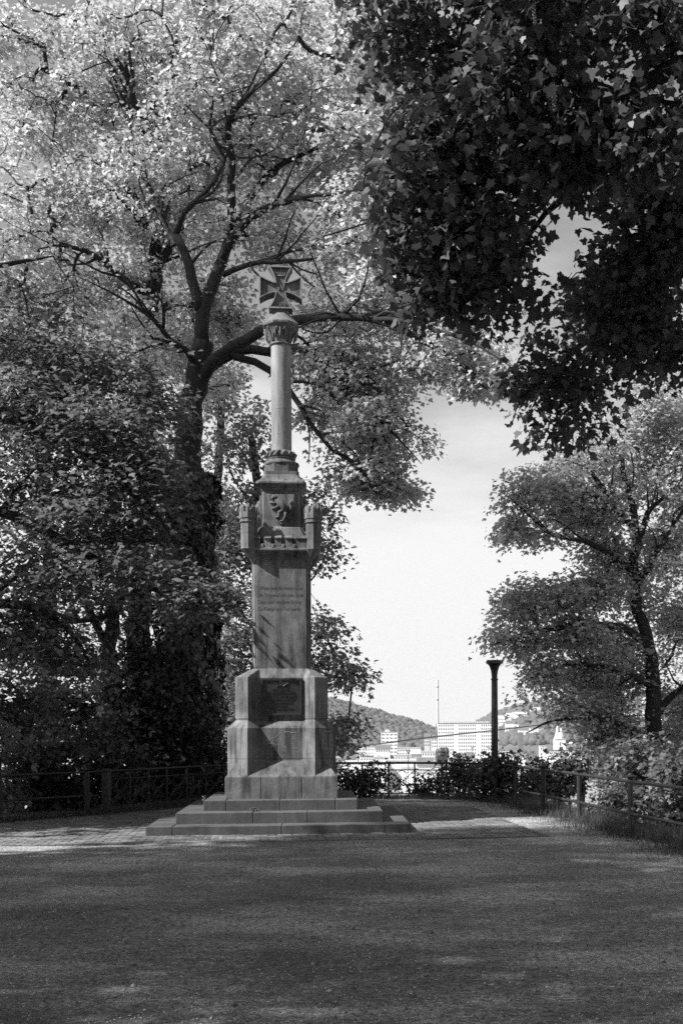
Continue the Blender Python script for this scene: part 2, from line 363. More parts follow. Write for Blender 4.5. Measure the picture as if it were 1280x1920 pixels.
# parapet with crenels, sloping copings on the merlons, hipped skirt inside
pp = MB()
for k in range(4):
    c_, s_ = round(math.cos(k*PI/2)), round(math.sin(k*PI/2)); sub = MB()
    sub.box(-.45, .45, -.545, -.40, 4.585, 4.655)
    e = [-.47, -.375, -.315, -.22, -.16, -.065, 0, .095, .16, .255, .32, .47]
    mer = [(-.475, -.372), (-.315, -.222), (-.167, -.072), (-.018, .077), (.132, .225)] if False else [(-.48, -.385), (-.328, -.232), (-.176, -.08), (-.028, .07), (.12, .218), (.27, .37)][:]
    mer = [(-.47, -.365), (-.31, -.205), (-.15, -.045), (.01, .11), (.17, .27), (.33, .47)]
    mer = [(-.47, -.34), (-.275, -.165), (-.10, .005), (.07, .18), (.245, .47)]
    for a, b_ in mer:
        sub.box(a, b_, -.572, -.44, 4.585, 4.735)
        sub.add([(a-.004, -.595, 4.735), (b_+.004, -.595, 4.735), (b_+.004, -.43, 4.735), (a-.004, -.43, 4.735), (a-.004, -.595, 4.75), (b_+.004, -.595, 4.75), (b_+.004, -.50, 4.80), (a-.004, -.50, 4.80), (b_+.004, -.43, 4.80), (a-.004, -.43, 4.80)],
                [(3, 2, 1, 0), (0, 1, 5, 4), (4, 5, 6, 7), (7, 6, 8, 9), (2, 3, 9, 8), (1, 2, 8, 6, 5), (0, 4, 7, 9, 3)])
    for a, b_ in zip(mer[:-1], mer[1:]):
        sub.cbox(a[1]+.006, b_[0]-.006, -.585, -.54, 4.59, 4.648, .008)
    pp.add([(x*c_-y*s_, x*s_+y*c_, z) for x, y, z in sub.v], sub.f)
pp.build('parapet', ST, mon)
sk = MB(); sk.loft([sq16(4.60, .43, .44), sq16(4.70, .43, .44), sq16(4.945, .30, .375, .28), sq16(4.965, .29, .35, .27)]); sk.build('sloping_roof', ST, mon)
# four corner turrets
def octo(r, z, c=(0, 0), off=0.0): return [(c[0]+r*math.cos(2*PI*k/8+off), c[1]+r*math.sin(2*PI*k/8+off), z) for k in range(8)]
for sx_, sy_ in ((-1, -1), (1, -1), (1, 1), (-1, 1)):
    t = MB(); c0 = (sx_*.53, sy_*.53); cc = (sx_*.44, sy_*.44)
    t.loft([octo(.03, 4.33, (sx_*.435, sy_*.435)), octo(.06, 4.40, (sx_*.455, sy_*.455)), octo(.128, 4.565, c0), octo(.125, 4.575, c0), octo(.125, 4.808, c0), octo(.122, 4.81, c0), octo(.122, 4.814, c0), octo(.125, 4.816, c0), octo(.125, 4.985, c0), octo(.146, 5.0, c0), octo(.146, 5.012, c0), octo(.135, 5.02, c0), octo(.135, 5.05, c0), octo(.150, 5.065, c0), octo(.150, 5.16, c0)])
    tu = t.build('turret', ST, mon)
    for k in range(8):
        a = 2*PI*k/8; mm = MB(); r0 = .150; hw = .036
        def P(rr_, tt, z): return (c0[0]+rr_*math.cos(a)-tt*math.sin(a), c0[1]+rr_*math.sin(a)+tt*math.cos(a), z)
        dz = .014
        mm.add([P(r0-dz, -hw, 5.158), P(r0, 0, 5.158), P(r0-dz, hw, 5.158), P(.095, hw*.8, 5.158), P(.095, -hw*.8, 5.158),
                P(r0-dz, -hw, 5.235), P(r0, 0, 5.235), P(r0-dz, hw, 5.235), P(.095, hw*.8, 5.235), P(.095, -hw*.8, 5.235), P(.118, 0, 5.305)],
               [(4, 3, 2, 1, 0), (0, 1, 6, 5), (1, 2, 7, 6), (2, 3, 8, 7), (3, 4, 9, 8), (4, 0, 5, 9), (5, 6, 10), (6, 7, 10), (7, 8, 10), (8, 9, 10), (9, 5, 10)])
        mm.build('merlon', ST, tu)
# die with relief shields
d = MB(); d.loft([sq16(4.955, .30, .34, .28), sq16(4.985, .29, .318, .27), sq16(5.57, .29, .318, .27), sq16(5.60, .30, .335, .27)]); d.build('shield_block', ST, mon)
def relief(name, outline, thick, tf, mat, parent, inset=.86, dome=1.0):
    mb = MB(); cx = sum(p[0] for p in outline)/len(outline); cz = sum(p[1] for p in outline)/len(outline)
    mb.loft([[tf(x, z, -.01) for x, z in outline], [tf(x, z, thick*.6) for x, z in outline], [tf(cx+(x-cx)*inset, cz+(z-cz)*inset, thick) for x, z in outline]]); return mb.build(name, mat, parent)
for k in range(4):
    rm = Matrix.Rotation(k*PI/2, 3, 'Z')
    tf = lambda x, z, o: rm @ Vector((x, -.318-o, z))
    so_ = [(-.225, 5.52), (-.08, 5.515), (.08, 5.515), (.225, 5.52), (.222, 5.36), (.19, 5.21), (.12, 5.08), (.02, 5.0), (0, 4.995), (-.05, 5.03), (-.13, 5.14), (-.19, 5.28), (-.215, 5.40)]
    so_.reverse()
    sh_ = relief('shield', so_, .042, tf, ST, mon, .93)
    an = MB()       # rampant animal: body, head, limbs, tail as tapering relief strokes
    f2 = lambda x, z, o=.05: tf(x, z, o)
    an.tube([f2(-.10, 5.44), f2(-.06, 5.40, .06), f2(0, 5.34, .07), f2(.06, 5.27, .07), f2(.08, 5.20, .055)], [.03, .05, .058, .05, .02], 8)
    an.tube([f2(-.16, 5.43), f2(-.13, 5.46, .065), f2(-.08, 5.43, .065)], [.014, .032, .04], 8)
    an.tube([f2(-.05, 5.38), f2(-.12, 5.35, .06), f2(-.19, 5.38)], [.026, .02, .012], 7)
    an.tube([f2(-.02, 5.33), f2(-.10, 5.27, .065), f2(-.16, 5.27, .055)], [.026, .02, .013], 7)
    an.tube([f2(.04, 5.25), f2(-.04, 5.20, .065), f2(-.04, 5.13, .055), f2(-.10, 5.12)], [.036, .024, .015, .013], 7)
    an.tube([f2(.07, 5.22), f2(.07, 5.14, .065), f2(.03, 5.07, .055), f2(-.02, 5.06)], [.034, .022, .014, .012], 7)
    an.tube([f2(.09, 5.24), f2(.15, 5.22, .06), f2(.17, 5.30, .05), f2(.14, 5.36, .05), f2(.18, 5.40)], [.016, .014, .014, .018, .026], 7)
    an.build('animal_relief', ST, sh_, smooth=True)
# cornice below the column
cn = MB(); cn.loft([sq16(5.575, .30, .33, .27), sq16(5.615, .30, .345, .27), sq16(5.64, .32, .37, .28), sq16(5.675, .35, .405, .3), sq16(5.68, .36, .418, .3), sq16(5.705, .36, .418, .3), sq16(5.72, .35, .405, .3), sq16(5.75, .32, .365, .28), sq16(5.79, .29, .325, .25), sq16(5.845, .265, .30, .22), sq16(5.85, .26, .296, .22), sq16(5.905, .26, .296, .22), sq16(5.91, .25, .285, .2)])
cn.build('cornice', ST, mon)
cb = MB(); O8 = PI/8
cb.loft([octo(.300, 5.905, off=O8), octo(.300, 6.045, off=O8), octo(.285, 6.05, off=O8)]); cb.build('octagonal_block', ST, mon)
base = MB(); base.lathe([(.27, 6.03), (.292, 6.045), (.300, 6.065), (.292, 6.09), (.262, 6.105), (.235, 6.12), (.225, 6.14), (.235, 6.155), (.237, 6.165), (.222, 6.172), (.222, 6.18), (.238, 6.19), (.242, 6.215), (.225, 6.26), (.20, 6.285), (.175, 6.295)], 40); cbase = base.build('column_base', ST, mon, auto=50)
lf = MB()
for k in range(14):
    a = 2*PI*k/14
    pt = lambda r_, da, z: (r_*math.cos(a+da), r_*math.sin(a+da), z)
    lf.tube([pt(.235, -.15, 6.19), pt(.245, -.06, 6.235), pt(.215, .12, 6.27), pt(.20, .2, 6.275)], [.012, .024, .020, .008], 6)
lf.build('leaf_wreath', ST, cbase, smooth=True)
cm = MB(); cm.lathe([(.172, 6.28), (.172, 6.975), (.1695, 6.978), (.1695, 6.982), (.172, 6.985), (.170, 8.10)], 48)
m, nt, b = newmat('column_stone')
n1 = nnoise(nt, 4, 8, .7, sx=(2.5, 2.5, .3)); r1 = ramp(nt, n1.outputs[0], [(.32, .11), (.5, .22), (.7, .34)]); n2 = nnoise(nt, 50, 6, .7); r2 = ramp(nt, n2.outputs[0], [(.3, .8), (.7, 1.1)])
nt.links.new(mul(nt, r1.outputs[0], r2.outputs[0]), b.inputs['Base Color']); b.inputs['Roughness'].default_value = .85; bump(nt, b, n2.outputs[0], .3, .004); M['column'] = m
cm.build('column', m, mon, auto=20)
cp = MB(); cp.lathe([(.168, 8.07), (.190, 8.078), (.197, 8.09), (.190, 8.104), (.178, 8.112)], 40)
cp.loft([octo(.175, 8.10, off=O8), octo(.19, 8.17, off=O8), octo(.225, 8.27, off=O8), octo(.285, 8.36, off=O8), octo(.30, 8.375, off=O8), octo(.318, 8.385, off=O8), octo(.325, 8.40, off=O8), octo(.325, 8.43, off=O8), octo(.27, 8.475, off=O8), octo(.15, 8.60, off=O8), octo(.12, 8.625, off=O8)])
cap = cp.build('capital', M['stone_dark'], mon, auto=30)
for k in range(8):
    a = -PI/2+2*PI*k/8
    rd = lambda r_, t, z: (r_*math.cos(a)-t*math.sin(a), r_*math.sin(a)+t*math.cos(a), z)
    if k % 2 == 0:   # eagle relief: body, head, legs, spread wings
        e = MB()
        e.tube([rd(.215, 0, 8.15), rd(.238, 0, 8.20), rd(.256, -.003, 8.25), rd(.262, 0, 8.285), rd(.282, -.005, 8.315)], [.016, .028, .03, .016, .018], 8)
        e.tube([rd(.28, -.002, 8.315), rd(.285, -.03, 8.312)], [.01, .003], 5)
        for s_ in (-1, 1):
            e.tube([rd(.25, s_*.022, 8.255), rd(.262, s_*.06, 8.30), rd(.272, s_*.075, 8.33), rd(.262, s_*.085, 8.30), rd(.235, s_*.085, 8.22), rd(.21, s_*.07, 8.16)], [.014, .016, .012, .015, .013, .005], 6)
            e.tube([rd(.22, s_*.015, 8.18), rd(.213, s_*.045, 8.14)], [.009, .006], 5)
        e.build('eagle_relief', M['stone_dark'], cap, smooth=True)
    else:
        e = MB()
        e.tube([rd(.185, 0, 8.12), rd(.215, 0, 8.2), rd(.26, 0, 8.29), rd(.31, 0, 8.335), rd(.318, 0, 8.315)], [.014, .015, .017, .017, .01], 6)
        e.build('leaf_relief', M['stone_dark'], cap, smooth=True)
# cross pattee with raised rim
nk = MB(); nk.loft([[(x, y, z) for x, y in ((-.13, -.11), (.13, -.11), (.13, .11), (-.13, .11))] for z in (8.50, 8.69)]); nk.build('cross_foot', ST, mon)
CZ = 9.03
def pattee(H, We, Wc, n=6):
    """outline of a cross pattee: arm length H, end half-width We, centre half-width Wc"""
    q = []
    for k in range(4):
        c_, s_ = round(math.cos(k*PI/2)), round(math.sin(k*PI/2)); arm = []
        for i in range(n+1):                    # from centre corner out along the left flank of the top arm
            t = i/n; y = Wc+(H-Wc)*t; x = Wc+(We-Wc)*(t**1.9*.75+t*.25); arm.append((x, y))
        full = arm+[(-x, y) for x, y in reversed(arm)]
        q += [(x*c_-y*s_, x*s_+y*c_) for x, y in full][:-1] if False else [(x*c_-y*s_, x*s_+y*c_) for x, y in full]
    out = []
    for p in q:
        if not out or math.hypot(p[0]-out[-1][0], p[1]-out[-1][1]) > 1e-5: out.append(p)
    if math.hypot(out[0][0]-out[-1][0], out[0][1]-out[-1][1]) < 1e-5: out.pop()
    return out
po = pattee(.355, .198, .083); pi_ = pattee(.332, .165, .064)
TH = .13
cx_ = MB(); lay = lambda P_, y: [(x, y, CZ+z) for x, z in P_]
po_ = list(reversed(po)); pi2 = list(reversed(pi_))
cx_.loft([lay(po, TH-.0), lay(po, -TH), lay(pi_, -TH-.012), lay(pi_, -TH+.02)], False)
nn = len(po); cx_.f.append(tuple(range(nn-1, -1, -1))); cx_.f.append(tuple(range(3*nn, 4*nn)))
cross = cx_.build('cross', M['stone_dark'], mon)
rim = MB()
ringA, ringB = lay(po, -TH-.001), lay(po, -TH-.022); ringC, ringD = lay(pi_, -TH-.022), lay(pi_, -TH+.018)
rim.loft([ringA, ringB, ringC, ringD], False); rim.build('raised_rim', M['column'], cross)
yf = -TH+.012
text('letter', 'W', .135, (0, yf, CZ-.045), RX, M['stone_dark'], cross, .01, .004)
text('date', '1870', .085, (0, yf, CZ-.305), RX, M['stone_dark'], cross, .008, .003)
kr = MB()
kr.tube([(-.065, yf, CZ+.205), (0, yf-.004, CZ+.195), (.065, yf, CZ+.205)], .009, 6)
for x in (-.062, -.03, 0, .03, .062):
    kr.tube([(x*.95, yf, CZ+.205), (x*1.25, yf-.003, CZ+.245), (x*.6, yf-.003, CZ+.27)], [.006, .007, .005], 5)
kr.tube([(0, yf, CZ+.265), (0, yf-.003, CZ+.295)], [.008, .005], 5); kr.tube([(-.015, yf, CZ+.283), (.015, yf, CZ+.283)], .005, 5)
kr.build('crown_emblem', M['column'], cross)
# ------------------------------------------------------------------ trees
MAPLE = np.array([(0, 0), (-.2, -.07), (-.47, .0), (-.43, .2), (-.61, .46), (-.40, .55), (-.27, .58), (-.2, .8), (0, 1.02), (.2, .8), (.27, .58), (.40, .55), (.61, .46), (.43, .2), (.47, .0), (.2, -.07)])*1.0
OVAL = np.array([(0, 0), (-.22, .3), (-.2, .65), (0, 1), (.2, .65), (.22, .3)])
FANL = np.array([(0, 0), (-.5, .05), (-.3, .2), (-.62, .55), (-.24, .5), (-.28, .95), (0, .62), (.28, .95), (.24, .5), (.62, .55), (.3, .2), (.5, .05)])
def leaves_mesh(name, P, D, size, shape, mat, parent, rng, tilt=.55):
    """one leaf at each point of P: blade roughly level, tip pointing along D and down"""
    n = len(P); k = len(shape)
    up = np.stack([rng.normal(0, tilt, n), rng.normal(0, tilt, n), np.ones(n)], 1); up /= np.linalg.norm(up, axis=1)[:, None]
    D = D + rng.normal(0, .6, (n, 3)); D[:, 2] -= .35
    T = D - up*np.sum(D*up, 1)[:, None]; T /= np.maximum(np.linalg.norm(T, axis=1)[:, None], 1e-6)
    W = np.cross(T, up); s = (size*rng.uniform(.5, 1.3, n))[:, None, None]
    V = P[:, None, :] + s*(W[:, None, :]*shape[None, :, 0, None] + T[:, None, :]*shape[None, :, 1, None] + up[:, None, :]*(np.abs(shape[:, 0])[None]*rng.uniform(-.25, .45, n)[:, None]-shape[None, :, 1]**2*rng.uniform(.05, .75, n)[:, None])[:, :, None])
    return mesh_np(name, V.reshape(-1, 3), np.arange(n*k), k, mat, parent)
def resample(pts, rad, step):
    pts = [Vector(p) for p in pts]; n = len(pts)
    if n < 3: pts = [pts[0], (pts[0]+pts[-1])/2, pts[-1]]; rad = [rad[0], (rad[0]+rad[-1])/2, rad[-1]]; n = 3
    out, ro = [], []
    for i in range(n-1):
        p0, p1, p2, p3 = pts[max(i-1, 0)], pts[i], pts[i+1], pts[min(i+2, n-1)]
        m = max(1, int((p2-p1).length/step))
        for j in range(m):
            t = j/m
            out.append(.5*((2*p1)+(p2-p0)*t+(2*p0-5*p1+4*p2-p3)*t*t+(3*p1-p0-3*p2+p3)*t**3)); ro.append(rad[i]*(1-t)+rad[i+1]*t)
    out.append(pts[-1]); ro.append(rad[-1]); return out, ro
def tree(name, label, limbs, blobs, leaf, mat, bk, seed, per=30, shape=MAPLE, spread=.34, twig=.006, group=None, ncl=None, cat='tree', parts=('trunk', 'crown'), alpha=.25, maxseg=1.6, tilt=.55, flat=.45, drop=0, cull=-.16, cull_s=.9, side=0):
    """limbs: polylines of world points with radii; blobs: (centre, radii, clusters)"""
    rng = np.random.default_rng(seed)
    mb = MB(); NP, NL = [], []
    base = Vector(limbs[0][0][0]); near = min(1.2, .35*(Vector(limbs[0][0][-1])-base).length)
    extra = []
    if side:
        for pts, rad in limbs[1:]:
            P, R = resample(pts, rad, .3)
            for k in range(side):
                i = int(rng.integers(len(P)//5, max(len(P)//5+1, int(len(P)*.68)))); d = (P[min(i+1, len(P)-1)]-P[i-1]).normalized()
                q = (d+Vector(rng.normal(0, .62, 3))+Vector((0, 0, .25))).normalized(); ln = rng.uniform(.8, 1.9); r0 = min(R[i]*.6, .04)
                if rng.random() < .8: bend = Vector(rng.normal(0, .3, 3)); extra.append(([P[i], P[i]+q*ln*.35, P[i]+(q+bend*.5).normalized()*ln*.7+Vector((0, 0, .05)), P[i]+(q+bend).normalized()*ln], [r0, r0*.75, r0*.5, .009]))
    for pts, rad in limbs+extra:
        P, R = resample(pts, rad, .3 if rad[0] > .03 else .2)
        jit = [Vector(rng.normal(0, 1, 3))*min(r*.18, .03) for r in R]
        P = [p+j if 0 < i < len(P)-1 else p for i, (p, j) in enumerate(zip(P, jit))]
        mb.tube(P, R, 10 if max(R) > .12 else 6)
        L0 = 0
        for p, r in zip(P, R):
            if (p-base).length > near: NP.append(p[:]); NL.append(.05*(p-base).length)
    C = []
    for c, r, n in blobs:
        n = int(n*(1.3 if cull > -1 else 1)); q = rng.normal(0, 1, (n, 3)); q /= np.linalg.norm(q, axis=1)[:, None]; q *= (rng.uniform(0, 1, n)**(1/2.4))[:, None]
        # ragged outline: radius varies with direction
        q *= (1+.22*np.sin(q[:, :1]*7+seed)*np.cos(q[:, 2:]*6+seed*2)); q = np.array(c)[None]+q*np.array(r)[None]
        keep = np.array([noise.noise(Vector(p)*cull_s+Vector((seed, 0, 0))) > cull for p in q]) if cull > -1 else np.ones(n, bool); C.append(q[keep])
    C = np.concatenate(C); n = len(C)
    NP = np.array(NP); NL = np.array(NL)
    best = np.full(n, 1e9); par = np.zeros(n, int)
    for s0 in range(0, len(NP), 400):
        d = np.linalg.norm(C[:, None]-NP[None, s0:s0+400], axis=2)+alpha*NL[None, s0:s0+400]
        j = d.argmin(1); v = d[np.arange(n), j]; up_ = v < best; best[up_] = v[up_]; par[up_] = j[up_]+s0
    NPl = [tuple(p) for p in NP]; NLl = list(NL); parent_of = [-1]*len(NPl)
    alive = np.ones(n, bool); paths = []; tips = []
    bm = best.copy()
    for it in range(n):
        i = int(bm.argmin()); bm[i] = 1e18; alive[i] = False
        p0 = Vector(NPl[par[i]]); p1 = Vector(C[i]); ln = (p1-p0).length; k = max(2, min(7, int(ln/.25)+1))
        side = Vector(rng.normal(0, 1, 3))*ln*.09; sag = Vector((0, 0, ln*.10))
        ids = [par[i]]; pts = [p0]
        for t in range(1, k+1):
            a = t/k; q = p0.lerp(p1, a)+side*math.sin(a*PI)+sag*math.sin(a*PI); NPl.append(q[:]); NLl.append(NLl[ids[-1]]+(q-pts[-1]).length); parent_of.append(ids[-1]); ids.append(len(NPl)-1); pts.append(q)
        paths.append(ids); tips.append((pts[-1], (pts[-1]-pts[-2]).normalized()))
        new = np.array([NPl[a] for a in ids[1:]]); nl = np.array([NLl[a] for a in ids[1:]])
        al = np.nonzero(alive)[0]
        if len(al):
            d = np.linalg.norm(C[al][:, None]-new[None], axis=2)+alpha*nl[None]; j = d.argmin(1); v = d[np.arange(len(al)), j]; u_ = v < best[al]
            best[al[u_]] = v[u_]; par[al[u_]] = np.array(ids[1:])[j[u_]]; bm[al[u_]] = v[u_]
    cnt = np.zeros(len(NPl))
    for ids in paths: cnt[ids[-1]] += 1
    for i in range(len(NPl)-1, -1, -1):
        if parent_of[i] >= 0: cnt[parent_of[i]] += cnt[i]
    for ids in paths:
        R = [min(.14, twig*max(1, cnt[a])**.5) for a in ids]; R[0] = min(R[0], R[1]*1.15)
        mb.tube([NPl[a] for a in ids], R, 4, caps=False)
    # leaves hang in flattened sprays round each twig end
    tp = np.array([t[0][:] for t in tips]); td = np.array([t[1][:] for t in tips])
    m_ = rng.poisson(per, n); idx = np.repeat(np.arange(n), m_); tot = len(idx)
    off = np.clip(rng.normal(0, 1, (tot, 3)), -1.75, 1.75)*np.array([1, 1, flat])*spread
    P = tp[idx]+off; P[:, 2] -= .25*np.abs(off[:, 0]*off[:, 1])/spread+.05+drop*rng.uniform(0, 1, tot)
    D = td[idx]*.6+off/spread
    root = empty(name, base); tag(root, label, cat, group)
    inv = Vector(base)
    t = mb.build(parts[0], bk, root, smooth=True); t.location = -base
    cr_ = leaves_mesh(parts[1], P, D, leaf, shape, mat, root, rng, tilt); cr_.location = -base
    return root, tp
def I(*q): return [tuple(at(u, v, Y_)) for u, v, Y_ in q]
def blob(u, v, ru, rv, Y, rY, n):
    return (at(u, v, Y), (ru*Y/F, rY, rv*Y/F), n)
def limb(r0, r1, *q):
    P = I(*q); n = len(P); rr_ = [r0+(r1-r0)*i/(n-1) for i in range(n)]
    if r1 < .055: rr_[-1] *= .35; rr_[-2] *= .75
    return (P, rr_)
DENS = 1.0
# the big maple behind the monument
maple = [limb(.40, .24, (345,1580,26), (345,1420,26), (350,1200,26), (352,1000,26), (352,880,26), (358,780,26), (372,700,26), (382,640,26)),
 limb(.17, .04, (380,650,26), (378,590,26), (395,540,26.2), (415,490,26.4), (430,450,26.6), (445,420,26.8), (470,370,27), (500,330,27), (525,310,27), (590,280,27.2), (650,260,27.5)),
 limb(.12, .03, (440,430,26.6), (433,370,26.4), (433,300,26), (430,230,25.6), (460,180,25), (520,130,24.5), (560,70,24)),
 limb(.12, .03, (415,490,26.4), (440,440,26), (490,395,25.5), (560,370,25), (640,360,24.5), (700,350,24)),
 limb(.07, .02, (418,515,26.3), (470,495,26), (540,490,25.5), (590,485,25), (640,465,24.8)),
 limb(.13, .03, (375,580,26), (355,500,26), (335,450,26.2), (310,420,26.4), (285,360,26.6), (255,300,27), (240,200,27)),
 limb(.08, .02, (330,440,26.2), (345,400,26), (385,360,25.7), (420,300,25.5), (392,240,25.3), (400,190,25), (470,160,24.5)),
 limb(.15, .04, (376,720,26), (400,680,25.7), (440,650,25.4), (490,620,25), (550,600,24.6), (600,597,24.3), (640,594,24), (700,597,23.8), (760,622,23.5), (820,655,23.3), (870,695,23), (920,735,23)),
 limb(.05, .02, (640,594,24), (658,570,24), (683,543,24)),
 limb(.13, .04, (374,710,26), (410,675,26), (450,655,26), (500,657,25.8), (560,650,25.5), (610,685,25.2), (660,690,25), (700,720,24.8), (740,770,24.5), (765,800,24.4)),
 limb(.09, .02, (440,668,26), (500,690,25.7), (545,735,25.4), (580,790,25.2), (620,840,25), (670,870,24.8), (700,920,24.6), (730,935,24.5)),
 limb(.07, .02, (590,672,25.3), (650,740,25), (700,780,24.7), (745,820,24.4), (790,870,24.2)),
 limb(.07, .02, (700,597,23.8), (760,600,23.2), (820,620,22.6), (900,650,22), (960,690,21.8)),
 limb(.09, .02, (372,690,26), (350,660,25.5), (320,640,25), (290,600,24.4), (230,560,24), (150,520,23.6))]
mb_ = [blob(a[0],a[1],a[2],a[3],a[4]+.9,a[5],a[6]*.85) for a in ((480,120,150,110,25.5,2.6,150), (330,60,150,90,26,2.6,120), (620,110,110,110,25,2.4,120), (560,260,120,90,26,2.4,120), (400,260,120,100,26,2.6,110), (660,310,90,90,25,2,90),
   (640,420,100,80,24.5,2,90), (500,430,110,60,26,2.2,70), (720,560,90,50,24,1.6,70), (620,580,60,60,24.5,1.5,42), (700,680,110,60,24.2,1.6,110), (830,650,90,45,23,1.4,80), (905,685,58,45,22.4,1.2,48),
   (620,700,70,50,25,1.5,55), (700,800,95,60,24.5,1.5,110), (690,890,80,42,24.6,1.3,62), (745,920,38,24,24.5,.8,16), (800,835,30,20,24.2,.6,7), (610,870,30,36,25,.8,12), (480,740,26,40,25.6,.8,14), (640,780,60,50,25,1.2,32), (590,790,24,40,25.2,.8,12),
   (300,330,120,100,26.5,2.5,80), (410,570,70,50,26.6,1.6,44), (330,640,60,50,26.4,1.4,34), (440,610,40,40,26.6,1.2,20), (250,600,60,50,26.4,1.4,26), (760,450,80,110,24,2,80), (800,560,110,60,23.5,1.6,80))]
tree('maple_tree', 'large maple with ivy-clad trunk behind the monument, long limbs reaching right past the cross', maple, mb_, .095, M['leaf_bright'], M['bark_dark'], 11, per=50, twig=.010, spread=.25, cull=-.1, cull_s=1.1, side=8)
# second stem behind it on the left
t2 = [limb(.34, .18, (262,1620,29), (262,1300,29), (262,1000,29), (266,850,29), (272,780,29), (276,680,29), (280,600,29), (285,550,29)),
 limb(.20, .07, (285,550,29), (290,490,29), (298,440,29), (306,390,29), (300,350,28.8), (320,300,28.6)),
 limb(.12, .03, (298,440,29), (280,425,28.7), (250,405,28.4), (220,370,28), (200,330,28)),
 limb(.10, .03, (285,560,29), (230,520,28.6), (160,470,28.2), (110,455,28), (60,400,28)),
 limb(.13, .03, (286,520,29), (320,465,28.8), (345,425,28.6), (375,370,28.4), (400,330,28)),
 limb(.12, .04, (300,350,28.8), (298,250,28.4), (312,190,28), (328,100,27.6), (334,10,27.4)),
 limb(.12, .03, (300,300,28.8), (262,235,28), (240,150,27.6), (205,90,27.3), (175,30,27)),
 limb(.07, .02, (258,235,28), (230,180,28), (200,115,28), (195,60,28)),
 limb(.07, .02, (290,250,28.4), (288,190,28), (285,110,28), (240,20,28)),
 limb(.08, .02, (430,160,26.8), (400,115,26.8), (372,60,26.8), (340,10,26.8))]
b2 = [blob(a[0],a[1],a[2],a[3],a[4]+1,a[5],a[6]*.8) for a in ((60,90,130,120,27.5,2.6,130), (200,90,130,110,28,2.6,130), (120,230,140,100,28,2.6,120), (280,190,120,110,28.4,2.6,110), (60,350,130,90,28,2.5,100), (210,380,130,80,28.5,2.5,100), (330,450,80,60,28.8,2,45),
   (90,470,130,70,28,2.4,90), (230,520,100,60,28.6,2.2,60), (60,560,120,60,27.8,2.2,70), (340,570,90,60,28.8,2,50), (380,680,70,60,29.5,2,44), (430,580,60,50,29,2,30))]
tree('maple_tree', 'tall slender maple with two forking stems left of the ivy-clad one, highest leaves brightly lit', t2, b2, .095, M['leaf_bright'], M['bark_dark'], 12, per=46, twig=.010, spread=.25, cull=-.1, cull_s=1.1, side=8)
# near tree on the left, boughs drooping in from outside the frame
t3 = [limb(.42, .3, (-420,1700,19), (-400,1300,19), (-380,1050,19), (-370,800,19.5), (-380,500,20)),
 limb(.16, .03, (-380,1000,19), (-200,860,19), (-60,770,19), (60,800,18.8), (160,850,18.6), (250,920,18.4), (320,1000,18.2), (360,1060,18.1)),
 limb(.14, .03, (-380,1050,19), (-200,1000,19), (0,960,18.8), (110,1010,18.6), (200,1060,18.5), (300,1110,18.3), (400,1120,18)),
 limb(.12, .03, (-390,1100,19), (-200,1120,18.8), (0,1130,18.6), (100,1155,18.6), (150,1210,18.5), (180,1270,18.5)),
 limb(.14, .03, (-380,850,19.3), (-200,700,19.5), (-20,640,19.5), (110,650,19.5), (220,690,19.4), (300,740,19.3)),
 limb(.14, .03, (-375,700,19.8), (-200,560,20.2), (0,500,20.4), (100,480,20.6)),
 limb(.14, .05, (-375,600,19.8), (-300,300,20.2), (-350,0,20.4), (-380,-200,20.6))]
b3 = [blob(*a) for a in ((60,640,120,60,19.6,1.6,75), (200,660,110,60,19.6,1.5,75), (290,730,60,60,19.4,1.2,36), (60,760,110,70,19,1.6,75), (190,800,110,60,18.8,1.5,70), (270,860,70,60,18.5,1.2,38), (80,900,120,80,19,1.6,70), (210,960,110,70,18.6,1.4,62),
   (310,1060,70,40,18.2,1,38), (385,1105,45,24,18,.7,20), (120,1060,140,60,18.6,1.5,66), (40,1170,110,60,18.6,1.5,50), (140,1230,80,50,18.5,1.2,26), (40,540,100,50,20.2,1.5,40), (-160,720,150,180,20.9,1.7,100), (-200,400,150,200,22.4,2.0,110), (-150,1100,120,140,19,2,60), (-420,100,200,240,23.5,2.4,120), (-500,600,160,200,22.4,2.0,90))]
t3 = [([Vector(p)*1.07-Vector((0, 0, HC*.07)) for p in P_], R_) for P_, R_ in t3]; b3 = [(Vector(c_)*1.07-Vector((0, 0, HC*.07)), r_, n_) for c_, r_, n_ in b3]
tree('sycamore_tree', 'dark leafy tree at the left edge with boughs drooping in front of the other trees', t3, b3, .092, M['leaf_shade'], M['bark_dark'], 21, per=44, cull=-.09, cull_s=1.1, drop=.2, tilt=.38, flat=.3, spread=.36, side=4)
# small forked tree beyond the left fence
t9 = [limb(.22, .12, (218,1600,28), (215,1400,28), (208,1300,28), (205,1215,28), (212,1150,28), (226,1090,28), (222,1000,28), (215,900,28)),
 limb(.12, .03, (205,1215,28), (170,1150,28), (120,1060,28), (60,1000,28), (0,930,28)),
 limb(.10, .03, (220,1080,28), (260,1030,28), (300,960,28)),
 limb(.08, .03, (212,1150,28), (150,1165,27.6), (80,1140,27.4), (-10,1135,27))]
b9 = [blob(*a[:6], a[6]*.72) for a in ((40,880,110,90,28.5,2,60), (160,900,110,90,28.5,2,62), (280,960,70,80,28.5,1.6,46), (60,1010,120,70,28.5,2,60), (190,1040,100,60,28.5,2,52), (40,1120,110,60,28.4,1.8,52), (160,1150,110,50,28.4,1.8,44),
   (280,1120,50,70,28.5,1.5,34), (60,1240,120,60,28.4,1.8,62), (190,1280,80,60,28.4,1.6,46), (-80,1000,120,160,28,2,60))]
